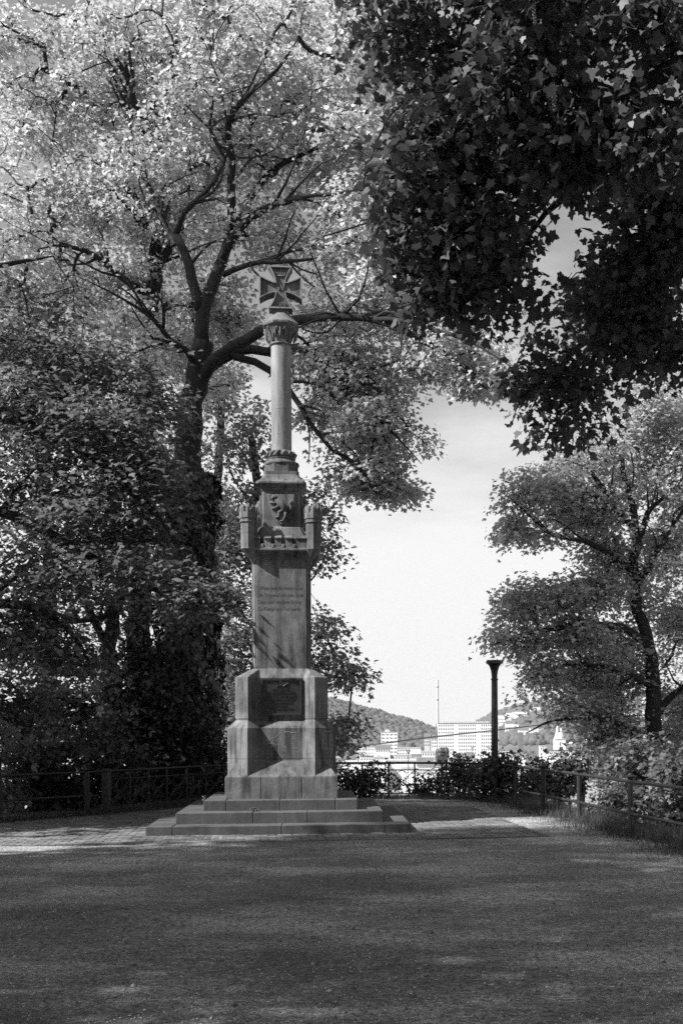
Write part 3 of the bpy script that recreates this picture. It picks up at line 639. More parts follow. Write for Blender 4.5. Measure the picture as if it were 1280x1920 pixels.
tree('sycamore_tree', 'small forked tree beyond the left railing, crown speckled with bright sky', t9, b9, .11, M['leaf_shade'], M['bark_dark'], 22, per=25, tilt=.4, flat=.35, side=4)
# trees filling the left background
t10 = [limb(.30, .15, (90,1640,34), (90,1400,34), (95,1200,34), (90,1000,34), (80,800,34)), limb(.1, .03, (95,1200,34), (160,1100,34), (230,1030,34)), limb(.1, .03, (92,1100,34), (20,1000,34), (-60,940,34))]
b10 = [blob(*a[:6], a[6]*.7) for a in ((60,1320,140,60,34,2.5,40), (200,1180,110,80,34,2.5,44), (70,780,150,110,34,3,70), (240,800,110,120,34,3,64), (60,1080,140,110,34,3,50), (150,640,170,90,34,3,60))]
tree('background_tree', 'tree farther down the slope behind the left trees, seen through their leaves', t10, b10, .13, M['leaf_shade'], M['bark_dark'], 23, per=18)
# light tree behind the monument
t6 = [limb(.22, .1, (500,1640,33), (500,1450,33), (496,1250,33), (490,1050,33), (480,900,33), (470,820,33)),
 limb(.07, .02, (496,1200,33), (540,1130,33), (590,1080,33), (625,1010,33)), limb(.06, .02, (496,1330,33), (560,1290,33), (620,1270,33), (670,1270,33)),
 limb(.06, .02, (492,1100,33), (450,1040,33), (410,1000,33)), limb(.05, .02, (485,960,33), (440,900,33), (420,850,33)), limb(.06, .02, (496,1240,33), (440,1180,33), (400,1140,33)), limb(.05, .02, (480,900,33), (530,880,33), (570,900,33))]
b6 = [blob(*a) for a in ((455,850,46,50,33,1.4,40), (430,930,50,50,33,1.5,42), (430,1010,50,50,33,1.5,42), (500,960,60,80,33,1.5,44), (590,960,34,60,33,1.1,30), (600,1040,40,42,33,1.1,26), (440,1100,60,60,33,1.5,44), (430,1190,60,50,33,1.5,40),
   (600,1180,34,36,33,1,20), (620,1250,52,42,33,1.2,42), (650,1275,30,20,33,.8,14), (590,1230,40,50,33,1.2,26), (440,1270,50,50,33,1.5,36), (440,1340,50,40,33,1.5,28), (500,1250,80,120,33,1.4,50), (470,790,24,26,33,.8,10), (612,1375,16,26,31,.6,12), (645,1352,26,18,31,.7,11), (628,1412,20,20,31,.7,12))]
tree('young_maple_tree', 'light-leaved young tree directly behind the monument, twigs showing on both sides of its shaft', t6, b6, .115, M['leaf_mid'], M['bark_dark'], 24, per=27)
t6b = [limb(.2, .1, (400,1640,37), (400,1400,37), (402,1100,37), (410,900,37), (415,780,37), (420,700,37))]
b6b = [blob(*a) for a in ((410,760,46,60,37,1.6,40), (330,880,60,90,37,2,50), (400,1000,60,110,37,2,50), (330,1080,70,90,37,2,40), (420,700,30,40,37,1.2,14))]
tree('background_tree', 'pale tree standing behind the ivy-clad maple, visible between its trunk and the monument', t6b, b6b, .13, M['leaf_mid'], M['bark_dark'], 25, per=28)
# tree on the right beyond the railing
t5 = [limb(.27, .12, (1232,1560,30), (1228,1440,30), (1224,1340,30), (1222,1260,30), (1208,1190,30), (1192,1120,30), (1186,1050,30)),
 limb(.13, .03, (1186,1060,30), (1192,1000,30), (1180,930,30), (1166,870,30), (1172,800,30), (1190,740,30)),
 limb(.10, .02, (1190,1075,30), (1150,1045,29.6), (1095,1015,29.2), (1030,1000,28.8), (985,960,28.6), (950,930,28.5)),
 limb(.09, .02, (1184,985,30), (1140,945,29.6), (1105,925,29.3), (1060,960,29), (1020,965,28.8)),
 limb(.08, .02, (1150,945,29.7), (1110,890,29.5), (1080,870,29.3), (1050,860,29)),
 limb(.12, .03, (1212,1200,30), (1160,1175,29.5), (1100,1170,29), (1030,1180,28.6), (960,1195,28.3), (915,1215,28)),
 limb(.10, .02, (1222,1290,30), (1180,1265,29.5), (1120,1250,29), (1040,1250,28.6), (960,1290,28.3)),
 limb(.13, .03, (1226,1390,30), (1190,1372,29.6), (1150,1352,29), (1100,1345,28.6), (1040,1350,28.3), (985,1375,28)),
 limb(.12, .04, (1224,1350,30), (1262,1300,30), (1300,1282,30), (1380,1260,30)), limb(.12, .04, (1188,1100,30), (1230,1040,30), (1270,970,30), (1330,900,30)),
 limb(.1, .03, (1186,1040,30), (1215,960,30), (1245,930,30), (1290,850,30))]
b5 = [blob(*a) for a in ((1200,780,75,55,30.4,1.8,60), (1100,860,70,45,30,1.5,44), (1040,880,45,36,29.4,1.2,26), (1255,830,70,70,30.6,1.8,56), (970,935,52,42,29,1.2,36), (1030,945,60,40,29.3,1.2,36), (945,1000,24,36,28.7,.8,14), (1110,960,70,45,30,1.4,42), (1180,900,70,60,31,1.5,50),
   (1270,940,60,90,30.6,1.8,66), (1010,1010,24,14,28.8,.6,6), (1130,1060,40,40,30,1,14), (1230,1050,70,80,31,1.8,50), (1120,1120,56,34,29.6,1.2,30), (1040,1125,60,32,29.2,1.2,34), (960,1150,48,46,28.8,1.1,36), (925,1200,26,22,28.4,.7,12), (1060,1190,70,34,29.2,1.2,42), (1150,1190,60,40,30.4,1.3,32),
   (980,1215,40,32,28.6,.9,17), (1270,1160,60,80,31,1.8,56), (1000,1270,50,32,28.8,1,30), (1080,1280,64,34,29.2,1.2,40), (960,1310,26,30,28.5,.8,16), (1150,1290,56,40,30.4,1.3,34), (1040,1330,40,22,28.8,.9,20), (1120,1345,50,30,29.6,1.1,24), (1270,1330,60,60,31,1.6,48),
   (1160,1400,44,36,30,1.1,30), (1250,1420,60,50,30.4,1.4,46), (1110,1410,26,40,29.6,.8,18), (1340,1000,100,200,31,2.4,90), (1340,1300,80,160,31,2,60))]
K5 = 1.16; t5 = [([Vector(p)*K5-Vector((0, 0, HC*(K5-1))) for p in P_], [r*K5 for r in R_]) for P_, R_ in t5]
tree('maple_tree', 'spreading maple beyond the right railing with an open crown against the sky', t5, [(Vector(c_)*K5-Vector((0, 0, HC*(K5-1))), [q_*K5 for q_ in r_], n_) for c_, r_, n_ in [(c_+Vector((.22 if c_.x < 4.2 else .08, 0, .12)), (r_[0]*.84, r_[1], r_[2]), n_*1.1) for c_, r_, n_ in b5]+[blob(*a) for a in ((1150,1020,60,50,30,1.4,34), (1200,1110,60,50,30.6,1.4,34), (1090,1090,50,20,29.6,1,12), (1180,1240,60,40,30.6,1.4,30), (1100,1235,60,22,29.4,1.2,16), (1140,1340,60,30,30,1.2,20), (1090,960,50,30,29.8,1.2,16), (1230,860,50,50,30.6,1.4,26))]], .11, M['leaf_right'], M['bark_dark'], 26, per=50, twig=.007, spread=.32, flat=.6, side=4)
t5b = [limb(.2, .1, (1330,1640,46), (1330,1300,46), (1320,1000,46), (1300,800,46), (1290,740,46))]
b5b = [blob(*a) for a in ((1280,780,60,50,46,2,30), (1330,900,90,90,46,2.6,50), (1260,1000,60,140,46,2.4,44), (1330,1150,80,160,46,2.4,50), (1200,1220,60,80,46,2,16))]
tree('background_tree', 'pale tree behind the right-hand maple at the frame edge', t5b, b5b, .14, M['leaf_right'], M['bark_dark'], 27, per=30)
# big sycamore overhanging the top right; its trunk stands outside the frame
t4 = [([(6.2, 8.5, -.1), (6.1, 8.6, 2), (6.0, 8.8, 4.5), (5.9, 9, 7), (5.7, 9.2, 10)], [.42, .36, .32, .28, .2]),
 ([(6.0, 8.8, 4.8)]+I((1560,120,9.3), (1400,110,9.6), (1280,130,9.9), (1150,175,10.2), (1060,230,10.5), (1000,290,10.8), (960,330,11)), [.17, .14, .11, .09, .07, .05, .03, .02]),
 ([(5.95, 9, 6)]+I((1400,-100,9.8), (1280,-60,10), (1150,-20,10.4), (1000,30,10.8), (880,70,11.2), (790,100,11.4), (720,90,11.6)), [.16, .13, .11, .09, .07, .05, .03, .02]),
 (I((1000,30,10.8), (940,120,11), (900,140,11.2), (860,100,11.4), (800,95,11.4)), [.05, .04, .03, .02, .012]),
 (I((1150,175,10.2), (1080,150,10.3), (1020,130,10.5), (960,120,10.8)), [.05, .04, .03, .015]),
 ([(6.0, 8.8, 4.0)]+I((1560,420,10.5), (1400,400,11.3), (1300,380,12), (1240,400,12.4), (1200,470,12.8), (1160,560,13), (1120,650,13.1), (1090,740,13.1)), [.16, .14, .11, .09, .07, .05, .04, .03, .02]),
 (I((1300,380,12), (1200,330,12), (1100,340,12), (1020,400,12), (985,450,12), (960,520,12)), [.07, .05, .04, .03, .02, .012]),
 (I((1060,230,10.5), (980,210,10.8), (900,250,11.1), (830,300,11.4), (780,380,11.6), (760,430,11.7)), [.05, .045, .04, .03, .02, .012]),
 ([(5.8, 9.1, 8), (4.5, 9.5, 10), (3, 10, 11.5), (1.5, 10, 12.2)], [.15, .1, .07, .04]), ([(5.8, 9.1, 8), (6, 11, 10), (5.5, 13, 12)], [.15, .1, .05]), ([(5.9, 9, 6), (7, 6, 8), (8, 4, 10)], [.15, .1, .05]), ([(5.9, 9, 7), (4, 7, 9.5), (2, 5, 10.5)], [.15, .1, .05])]
b4 = [blob(a[0]+(22 if a[0] < 900 else 0), a[1]-(38 if a[1] > 400 else 10), a[2]*.84, a[3]*.8, a[4], a[5], a[6]*.9) for a in ((770,70,100,90,11.6,1.0,60), (890,60,120,110,11.2,1.1,72), (1040,50,130,120,10.6,1.1,80), (1200,60,130,120,10,1.1,80), (800,220,90,100,11.6,.9,56), (930,220,110,100,11.2,1,64), (1070,250,110,75,10.8,1,56), (1220,220,110,100,10.2,1,64),
   (780,380,80,80,11.8,.8,46), (880,400,90,80,11.6,.9,52), (790,490,65,50,11.9,.7,28), (890,510,70,50,11.9,.8,38), (970,530,52,34,12,.7,22), (1240,340,80,60,12,1,34), 
   (1240,500,100,70,12.8,1,58), (1165,545,55,55,13,.9,32), (1100,620,80,60,13.1,.9,42), (1210,640,90,48,13.1,1,46), (1040,720,60,50,13.1,.7,26), (1120,730,56,50,13.1,.8,30), (1000,800,26,26,13.1,.45,7), (1080,800,60,34,13.1,.7,17), (1130,800,26,26,13.1,.4,6), (1270,680,40,20,13,.6,8))]
b4 += [blob(*q_) for q_ in ((900,470,60,36,11.9,.7,26), (965,495,48,32,12,.7,22), (830,520,50,28,11.9,.6,18), (950,550,40,18,12.1,.5,9), (1005,775,26,30,13.1,.5,8))]
b4 += [((4.5, 11, 10.5), (3.2, 3, 2.2), 170), ((1.5, 10.5, 11.5), (3, 3, 1.6), 120), ((6.5, 6, 9), (3, 3, 2.6), 110), ((2.5, 5.5, 10.2), (3.2, 3, 1.6), 130), ((7, 12, 8), (2.6, 3, 3), 80), ((-.5, 7.5, 11.5), (2.6, 3.2, 1.2), 60)]
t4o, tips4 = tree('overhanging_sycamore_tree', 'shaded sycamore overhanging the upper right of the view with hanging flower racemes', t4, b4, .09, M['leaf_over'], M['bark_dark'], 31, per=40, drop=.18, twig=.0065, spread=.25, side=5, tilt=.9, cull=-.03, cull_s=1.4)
# hanging flower racemes of that tree: one mesh, copied
fm = MB(); rr = random.Random(5)
fm.tube([(0, 0, 0), (0, 0, -.06)], .002, 4)
for k in range(34):
    z = -.05-.16*k/34; a = k*2.4; r_ = .016*(1-.3*k/34)
    x, y = math.cos(a)*r_, math.sin(a)*r_; q = .010
    fm.add([(x+q, y, z), (x, y+q, z), (x-q, y, z), (x, y-q, z), (x, y, z+q), (x, y, z-q)], [(0, 1, 4), (1, 2, 4), (2, 3, 4), (3, 0, 4), (1, 0, 5), (2, 1, 5), (3, 2, 5), (0, 3, 5)])
f0 = fm.build('flower_raceme', M['blossom'], t4o)
vis = [p for p in tips4 if 9 < p[1] < 12.3 and 640 < PU+p[0]*F/p[1] < 1300 and -20 < PV-(p[2]-HC)*F/p[1] < 560]
rr.shuffle(vis)
for i, p in enumerate(vis[:80]):
    o = f0 if i == 0 else f0.copy()
    if i: col.objects.link(o); o.parent = t4o
    o.location = Vector(p)-t4o.location+Vector((rr.uniform(-.15, .15), rr.uniform(-.25, .1), -.12)); o.rotation_euler = (rr.uniform(-.2, .2), rr.uniform(-.2, .2), rr.uniform(0, 6)); o.scale = [rr.uniform(.8, 1.3)]*3
# unseen trees outside the frame, added for the shade they cast
def shade_tree(x, y, h, r, z0, n, seed, label, leaf=.2, per=30):
    rng = random.Random(seed); lm = [([(x, y, -.2), (x+.1, y, h*.25), (x, y+.1, h*.5), (x, y, h*.8)], [.4, .33, .25, .1])]
    for k in range(7):
        a = k*0.9+rng.random(); zz = h*(.25+.07*k); lm.append(([(x, y, zz), (x+math.cos(a)*r*.4, y+math.sin(a)*r*.4, zz+h*.08), (x+math.cos(a)*r*.8, y+math.sin(a)*r*.8, zz+h*.1)], [.14, .08, .03]))
    bl = [((x+rng.uniform(-.5, .5)*r, y+rng.uniform(-.5, .5)*r, rng.uniform(z0+r*.3, h-r*.3)), (r*.62, r*.62, (h-z0)*.3), n/9) for k in range(9)]
    return tree('shade_tree', label, lm, bl, leaf, M['leaf_mid'], M['bark_dark'], seed, per=per, cull=-2)
shade_tree(-9.5, 4.5, 13.5, 5.2, 4, 480, 41, 'broad unseen tree added for shade beside the square to the left of the camera')
shade_tree(-10.8, 8.7, 15, 3.8, 4, 440, 44, 'broad unseen tree added for shade beside the square nearest to the monument, left of the view')
shade_tree(-11.6, 9.7, 16, 2.4, 9, 260, 46, 'slender unseen tree added for shade between the broad trees left of the view')
shade_tree(-12.3, 17.3, 11.2, 2.3, 3.5, 230, 45, 'small unseen tree added for shade on the slope just left of the view beside the railing')
shade_tree(-15.8, 20.4, 22.5, 4.2, 9, 520, 42, 'tall tree added for shade on the slope left of the railing, outside the view')
shade_tree(-10, -3.5, 13, 5, 4, 390, 43, 'broad unseen tree added for shade behind the camera on the left side')
for a_ in ((3.5, -9, 15, 5.5, 4, 300, 51, 'big tree behind the camera'), (-4, -12, 16, 5.5, 4, 300, 52, 'big tree farther behind the camera on the left'), (11, -3, 15, 5.5, 3, 320, 53, 'big tree behind the camera on the right'), (13, 8, 14, 5, 3, 300, 54, 'big tree on the slope right of the view'), (-18, 4, 17, 5, 3, 300, 55, 'big tree on the far left beyond the nearer ones')):  # unseen tree mass added around the camera to block sky fill
    shade_tree(*a_, leaf=.24, per=30)
# ------------------------------------------------------------------ ivy and shrubs
IVY = np.array([(0, 0), (-.3, .0), (-.5, .3), (-.3, .5), (-.2, .7), (0, 1), (.2, .7), (.3, .5), (.5, .3), (.3, .0)])
rng = np.random.default_rng(77)
def cover(name, label, cat, pts, nrm, size, mat, group=None, shape=IVY, tilt=.9, kind=None):
    """leaves lying over a surface: points and outward directions"""
    D = nrm*.6+np.array([0, 0, -.8])[None]
    n = len(pts); up = nrm+rng.normal(0, .35, (n, 3))+np.array([0, 0, .35]); up /= np.linalg.norm(up, axis=1)[:, None]
    T = D+rng.normal(0, .5, (n, 3)); T -= up*np.sum(T*up, 1)[:, None]; T /= np.linalg.norm(T, axis=1)[:, None]; W = np.cross(T, up)
    s_ = (size*rng.uniform(.6, 1.3, n))[:, None, None]
    V = pts[:, None]+s_*(W[:, None]*shape[None, :, 0, None]+T[:, None]*shape[None, :, 1, None]-up[:, None]*(.25*shape[:, 1]**2)[None, :, None])
    o = mesh_np(name, V.reshape(-1, 3), np.arange(n*len(shape)), len(shape), mat); tag(o, label, cat, group, kind); return o
n = 15000
vv = rng.uniform(880, 1520, n); u0 = np.interp(vv, [880, 1000, 1180, 1300, 1500], [356, 352, 350, 345, 340]); rad = np.interp(vv, [880, 905, 1000, 1180, 1300, 1500], [.40, .55, .56, .62, .75, .95])
th = rng.uniform(0, 2*PI, n); lump = 1+.16*np.sin(th*3+vv*.021)+.12*np.sin(th*5-vv*.05)+rng.normal(0, .07, n)
cen = np.array([at(a, b_, 26.0)[:] for a, b_ in zip(u0, vv)]); nr = np.stack([np.cos(th), np.sin(th), np.zeros(n)], 1)
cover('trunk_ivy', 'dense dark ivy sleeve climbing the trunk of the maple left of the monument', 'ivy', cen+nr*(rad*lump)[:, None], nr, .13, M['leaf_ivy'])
def bush(name, label, c, r, ncl, leaf, mat, seed, per=26, shape=MAPLE, z0=None, cat='shrub', group=None, spread=.2, flat=.7):
    c = Vector(c); gz = float(h_ground(np.array(c.x), np.array(c.y))) if z0 is None else z0
    rg = random.Random(seed); lm = []
    for k in range(5):
        a = k*1.3; top = c+Vector((math.cos(a)*r[0]*.45, math.sin(a)*r[1]*.45, r[2]*rg.uniform(-.2, .4)))
        lm.append(([(c.x+math.cos(a)*.06, c.y+math.sin(a)*.06, gz-.1), ((c.x+top.x)/2, (c.y+top.y)/2, (gz+top.z)/2+.1), tuple(top)], [.035, .025, .012]))
    lm[0][0][0] = (c.x, c.y, gz-.1)
    return tree(name, label, lm, [(c, r, ncl)], leaf, mat, M['bark_dark'], seed, per=per, shape=shape, twig=.003, spread=spread, flat=flat, cat=cat, group=group, parts=('stem', 'foliage'), tilt=.7, cull=-.12, cull_s=2.2)
def bushpx(label, u, v, Y, ru, rv, rY, ncl, leaf, mat, seed, **k):
    return bush('shrub', label, at(u, v, Y), (ru*Y/F, rY, rv*Y/F), ncl, leaf, mat, seed, **k)
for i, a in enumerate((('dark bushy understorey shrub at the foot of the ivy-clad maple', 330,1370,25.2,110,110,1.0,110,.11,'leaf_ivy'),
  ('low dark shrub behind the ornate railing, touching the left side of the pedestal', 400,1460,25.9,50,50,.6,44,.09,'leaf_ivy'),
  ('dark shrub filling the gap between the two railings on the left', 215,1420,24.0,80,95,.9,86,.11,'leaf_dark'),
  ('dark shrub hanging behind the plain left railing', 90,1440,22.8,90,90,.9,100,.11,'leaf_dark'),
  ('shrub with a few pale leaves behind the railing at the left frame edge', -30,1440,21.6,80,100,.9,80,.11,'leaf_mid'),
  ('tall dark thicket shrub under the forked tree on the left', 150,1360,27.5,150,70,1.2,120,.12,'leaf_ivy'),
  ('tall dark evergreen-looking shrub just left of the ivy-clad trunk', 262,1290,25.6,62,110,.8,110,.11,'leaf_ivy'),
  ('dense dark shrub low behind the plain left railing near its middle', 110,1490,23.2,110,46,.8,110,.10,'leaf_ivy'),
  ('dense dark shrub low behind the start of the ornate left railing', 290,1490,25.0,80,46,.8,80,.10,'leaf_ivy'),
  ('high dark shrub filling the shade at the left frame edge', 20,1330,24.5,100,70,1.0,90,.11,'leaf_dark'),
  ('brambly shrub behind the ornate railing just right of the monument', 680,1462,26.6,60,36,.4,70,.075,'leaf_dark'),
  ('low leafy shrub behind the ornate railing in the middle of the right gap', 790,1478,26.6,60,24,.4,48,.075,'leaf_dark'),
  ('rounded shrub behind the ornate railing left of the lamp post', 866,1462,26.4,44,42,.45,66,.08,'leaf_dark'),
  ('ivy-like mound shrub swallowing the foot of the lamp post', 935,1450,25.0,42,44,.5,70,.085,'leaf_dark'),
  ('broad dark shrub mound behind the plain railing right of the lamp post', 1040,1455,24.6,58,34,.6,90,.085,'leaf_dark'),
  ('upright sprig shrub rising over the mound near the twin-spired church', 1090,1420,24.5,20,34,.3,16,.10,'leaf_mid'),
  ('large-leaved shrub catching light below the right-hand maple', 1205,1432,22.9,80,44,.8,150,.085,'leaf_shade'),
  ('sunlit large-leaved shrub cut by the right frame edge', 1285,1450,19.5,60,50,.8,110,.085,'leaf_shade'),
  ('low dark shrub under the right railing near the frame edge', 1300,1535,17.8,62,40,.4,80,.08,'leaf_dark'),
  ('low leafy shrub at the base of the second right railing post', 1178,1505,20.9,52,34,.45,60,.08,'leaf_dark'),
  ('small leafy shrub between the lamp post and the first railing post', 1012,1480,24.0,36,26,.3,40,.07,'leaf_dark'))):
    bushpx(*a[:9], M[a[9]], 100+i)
# fern tuft behind the right railing
fn = MB(); rr = random.Random(8); fc = at(1150, 1525, 21.4)
froot = empty('fern', fc); tag(froot, 'feathery fern clump behind the right railing with upright pale fronds', 'fern')
for k in range(15):
    fb = MB(); a = rr.uniform(0, 2*PI); ln = rr.uniform(.55, .95); P = []
    for j in range(25):
        t = j/24; P.append(Vector((math.cos(a)*ln*(.12*t+.42*t*t), math.sin(a)*ln*(.12*t+.42*t*t), ln*(t*.95-.22*t*t))))
    fb.tube(P, [.004*(1-.8*j/24) for j in range(25)], 4)
    for j in range(3, 25):
        t = j/24; d = (P[j]-P[j-1]).normalized(); sd = d.cross(Vector((0, 0, 1)))+Vector((0.001, 0, 0)); sd.normalize(); l_ = .14*math.sin(min(1, t*1.15+.1)*PI)+.012
        for s_ in (-1, 1):
            e = P[j]+sd*s_*l_+d*l_*.35; m_ = (P[j]+e)/2; wv = d*.006
            fb.add([P[j], m_+wv, e, m_-wv], [(0, 1, 2, 3)])
    f_ = fb.build('frond', M['leaf_mid'], froot)
# ------------------------------------------------------------------ railings and lamp post
def rail_thing(name, label, cat, pts, posts, heights, prad, rrad, mat, capf=False, group=None, ornate=False):
    root = empty(name, pts[0]); tag(root, label, cat, group); base = Vector(pts[0])
    for h, r_ in heights:
        mb = MB(); mb.tube([Vector(p)-base+Vector((0, 0, h)) for p in pts], r_, 8); mb.build('rail', mat, root, smooth=True)
    for p in posts:
        q = Vector(p)-base; mb = MB(); zt = heights[0][0]+.02
        mb.lathe([(prad, -.4), (prad, zt), ], 10, (0, 0))
        if capf: mb = MB(); mb.lathe([(prad*1.1, -.4), (prad, .3), (prad*.95, zt-.04), (prad*1.3, zt-.03), (prad*1.3, zt), (prad, zt+.02), (prad, zt+.035), (prad*2.3, zt+.05), (prad*2.3, zt+.062), (prad*.9, zt+.08), (prad*.6, zt+.10)], 12)
        o = mb.build('post', mat, root, smooth=False); o.location = q
    return root, base
# right railing (two plain rails, capped posts)
gz = lambda x, y: 0.0
Rp = [(1.78, 25.0, 0), (2.05, 23.6, 0), (2.41, 21.65, 0), (2.81, 19.7, 0), (3.21, 17.1, 0), (3.60, 15.0, 0), (4.1, 12.4, 0), (4.8, 9.0, 0)]
rail_thing('plain_railing', 'plain two-rail iron railing with capped posts along the right edge of the square', 'railing', Rp, Rp[1:], ((.80, .027), (.315, .024)), .042, .02, M['iron_light'], True)
# left plain railing
Lp = [(-8.8, 16.5, 0), tuple(at(0, 1454, 20.1)*Vector((1, 1, 0)) if False else (at(0, 1454, 20.1).x, 20.1, 0)), (at(85, 1450, 20.9).x, 20.9, 0), (at(163, 1450, 21.5).x, 21.5, 0), (at(183, 1450, 21.7).x, 21.7, 0)]
rail_thing('plain_railing', 'plain two-rail iron railing in deep shade at the left frame edge', 'railing', Lp, [Lp[0], Lp[1], Lp[3]], ((.80, .021), (.355, .021)), .05, .02, M['iron'], False)
def pillar(u, Y, wd, ht, label):
    c = at(u, 1450, Y); mb = MB(); mb.cbox(-wd, wd, -wd, wd, -.1, ht, .015); mb.cbox(-wd*1.15, wd*1.15, -wd*1.15, wd*1.15, ht, ht+.05, .015)
    o = mb.build('railing_pillar', M['iron_light']); o.location = (c.x, Y, 0); tag(o, label, 'pillar')
pillar(199, 21.9, .07, .80, 'short dark pillar between the plain and the ornate railing on the left')
# ornate railing: panels of crossed bars with rings
def ornate(label, P, spacing):
    P = [Vector(p) for p in P]; base = P[0]; root = empty('ornate_railing', base); tag(root, label, 'railing', 'ornate railings round the back of the square')
    seg = []; 
    for a, b_ in zip(P[:-1], P[1:]):
        k = max(1, round((b_-a).length/spacing)); seg += [(a.lerp(b_, i/k), a.lerp(b_, (i+1)/k)) for i in range(k)]
    for h, r_ in ((.80, .024), (.64, .013), (.10, .014)):
        mb = MB(); mb.tube([p-base+Vector((0, 0, h)) for p in P], r_, 8); mb.build('rail', M['iron'], root, smooth=True)
    for a, b_ in seg+[(P[-1], P[-1]+(P[-1]-P[-2]).normalized())]:
        mb = MB(); mb.tube([Vector((0, 0, -.3)), Vector((0, 0, .80))], .019, 6); o = mb.build('post', M['iron'], root); o.location = a-base
    for a, b_ in seg:
        mb = MB(); d = b_-a; up = Vector((0, 0, 1)); A_ = Vector((0, 0, 0)); c = d/2+up*.37
        mb.tube([up*.63, d+up*.11], .009, 5); mb.tube([d+up*.63, up*.11], .009, 5)
        dn = d.normalized()
        for cc, rr_ in ((c+up*.13, .12), (c-up*.13, .12), (c, .055)):
            mb.tube([cc+dn*rr_*math.cos(t*PI/10)+up*rr_*math.sin(t*PI/10) for t in range(21)], .008, 5, caps=False)
        for sgn in (-1, 1):
            cc = c+dn*sgn*.2; mb.tube([cc+dn*.1*math.cos(t*PI/8)+up*.11*math.sin(t*PI/8) for t in range(17)], .008, 5, caps=False)
        o = mb.build('panel', M['iron'], root); o.location = a-base
ornate('ornate iron railing with crossed bars and rings in shade left of the monument', [(at(207, 1450, 22.0).x, 22.0, 0), (at(313, 1450, 23.6).x, 23.6, 0), (at(420, 1450, 25.2).x, 25.2, 0), (at(520, 1440, 26.2).x, 26.2, 0)], .66)
ornate('ornate iron railing with crossed bars and rings behind the square right of the monument', [(at(524, 1440, 26.25).x, 26.25, 0), (at(630, 1440, 26.3).x, 26.3, 0), (at(777, 1440, 26.1).x, 26.1, 0), (at(880, 1440, 25.7).x, 25.7, 0), (1.75, 25.1, 0)], .66)
lp = MB(); lc = at(927, 1400, 24.6)
lp.lathe([(.10, -.3), (.10, .25), (.085, .3), (.078, .35), (.066, 2.63), (.078, 2.635), (.078, 2.66), (.062, 2.67), (.064, 2.74), (.078, 2.84), (.11, 2.93), (.15, 2.98), (.185, 2.99), (.185, 3.035), (.165, 3.045), (.165, 3.06), (.05, 3.07)], 20)
o = lp.build('lamp_post', M['iron'], auto=40); o.location = (lc.x, 24.6, 0); tag(o, 'dark iron lamp post with flared top and no lantern at the corner of the railings', 'lamp post')
tpn = MB(); tpn.tube([Vector((.0+.08*math.cos(a*.9), -.0+.08*math.sin(a*.9), .95+a*.055)) for a in range(0, 9)], .012, 5); 
s_ = tpn.build('peeling_band', M['iron_light'], o)
# cable
cb_ = [at(560, 1406, 60), at(640, 1399.5, 58), at(700, 1396, 56), at(740, 1391, 54), at(770, 1386.5, 52), at(850, 1377.5, 46), at(922, 1370, 42), at(1030, 1357, 38), at(1150, 1345, 34), at(1300, 1333, 31), at(1500, 1320, 28)]
mb = MB(); mb.tube(cb_, [.018, .018, .022, .04, .04, .028, .022, .017, .016, .015, .014], 6); o = mb.build('overhead_cable', M['iron'], smooth=True); tag(o, 'thin dark overhead cable sagging across the view of the city', 'cable')
# ------------------------------------------------------------------ paving, grass, pebbles
def rot2(x, y): c_, s_ = math.cos(.13), math.sin(.13); return (AXX+x*c_-y*s_, AXY+x*s_+y*c_)
pv = MB(); rr = random.Random(3); x0, x1, y0, y1 = -5.3, 3.7, -3.0, 3.4
yy = y0
row = 0
while yy < y1:
    bw = .115 if row else .10; xx = x0+(row % 2)*.12
    while xx < x1:
        bl = .235
        inside = abs(xx+bl/2) < 1.9 and abs(yy+bw/2) < 1.85
        if not inside:
            g_ = .015; j = lambda: rr.uniform(-.003, .003); zt = rr.uniform(.004, .013)+.008
            q = [(xx+g_, yy+g_), (xx+bl-g_, yy+g_), (xx+bl-g_, yy+bw-g_), (xx+g_, yy+bw-g_)]; q2 = [(xx+g_*1.9, yy+g_*1.9), (xx+bl-g_*1.9, yy+g_*1.9), (xx+bl-g_*1.9, yy+bw-g_*1.9), (xx+g_*1.9, yy+bw-g_*1.9)]
            P0 = [(*rot2(a+j(), b_+j()), -.02) for a, b_ in q]; P1 = [(*rot2(a, b_), zt-.004) for a, b_ in q]; P2 = [(*rot2(a, b_), zt) for a, b_ in q2]
            pv.loft([P0, P1, P2], True)
        xx += bl
    yy += bw; row += 1
m, nt, b = newmat('setts')
nn_ = nnoise(nt, 1.4, 6, .6); r1 = ramp(nt, nn_.outputs[0], [(.3, .12), (.7, .20)]); gg = nt.nodes.new('ShaderNodeNewGeometry'); r2 = ramp(nt, gg.outputs['Random Per Island'], [(0, .65), (1, 1.3)])
f_ = nnoise(nt, 45, 6, .75); r3 = ramp(nt, f_.outputs[0], [(.3, .65), (.7, 1.2)])
nt.links.new(mul(nt, mul(nt, r1.outputs[0], r2.outputs[0]), r3.outputs[0]), b.inputs['Base Color']); b.inputs['Roughness'].default_value = .9; bump(nt, b, f_.outputs[0], .4, .006)
o = pv.build('paved_apron', m); tag(o, kind='structure')
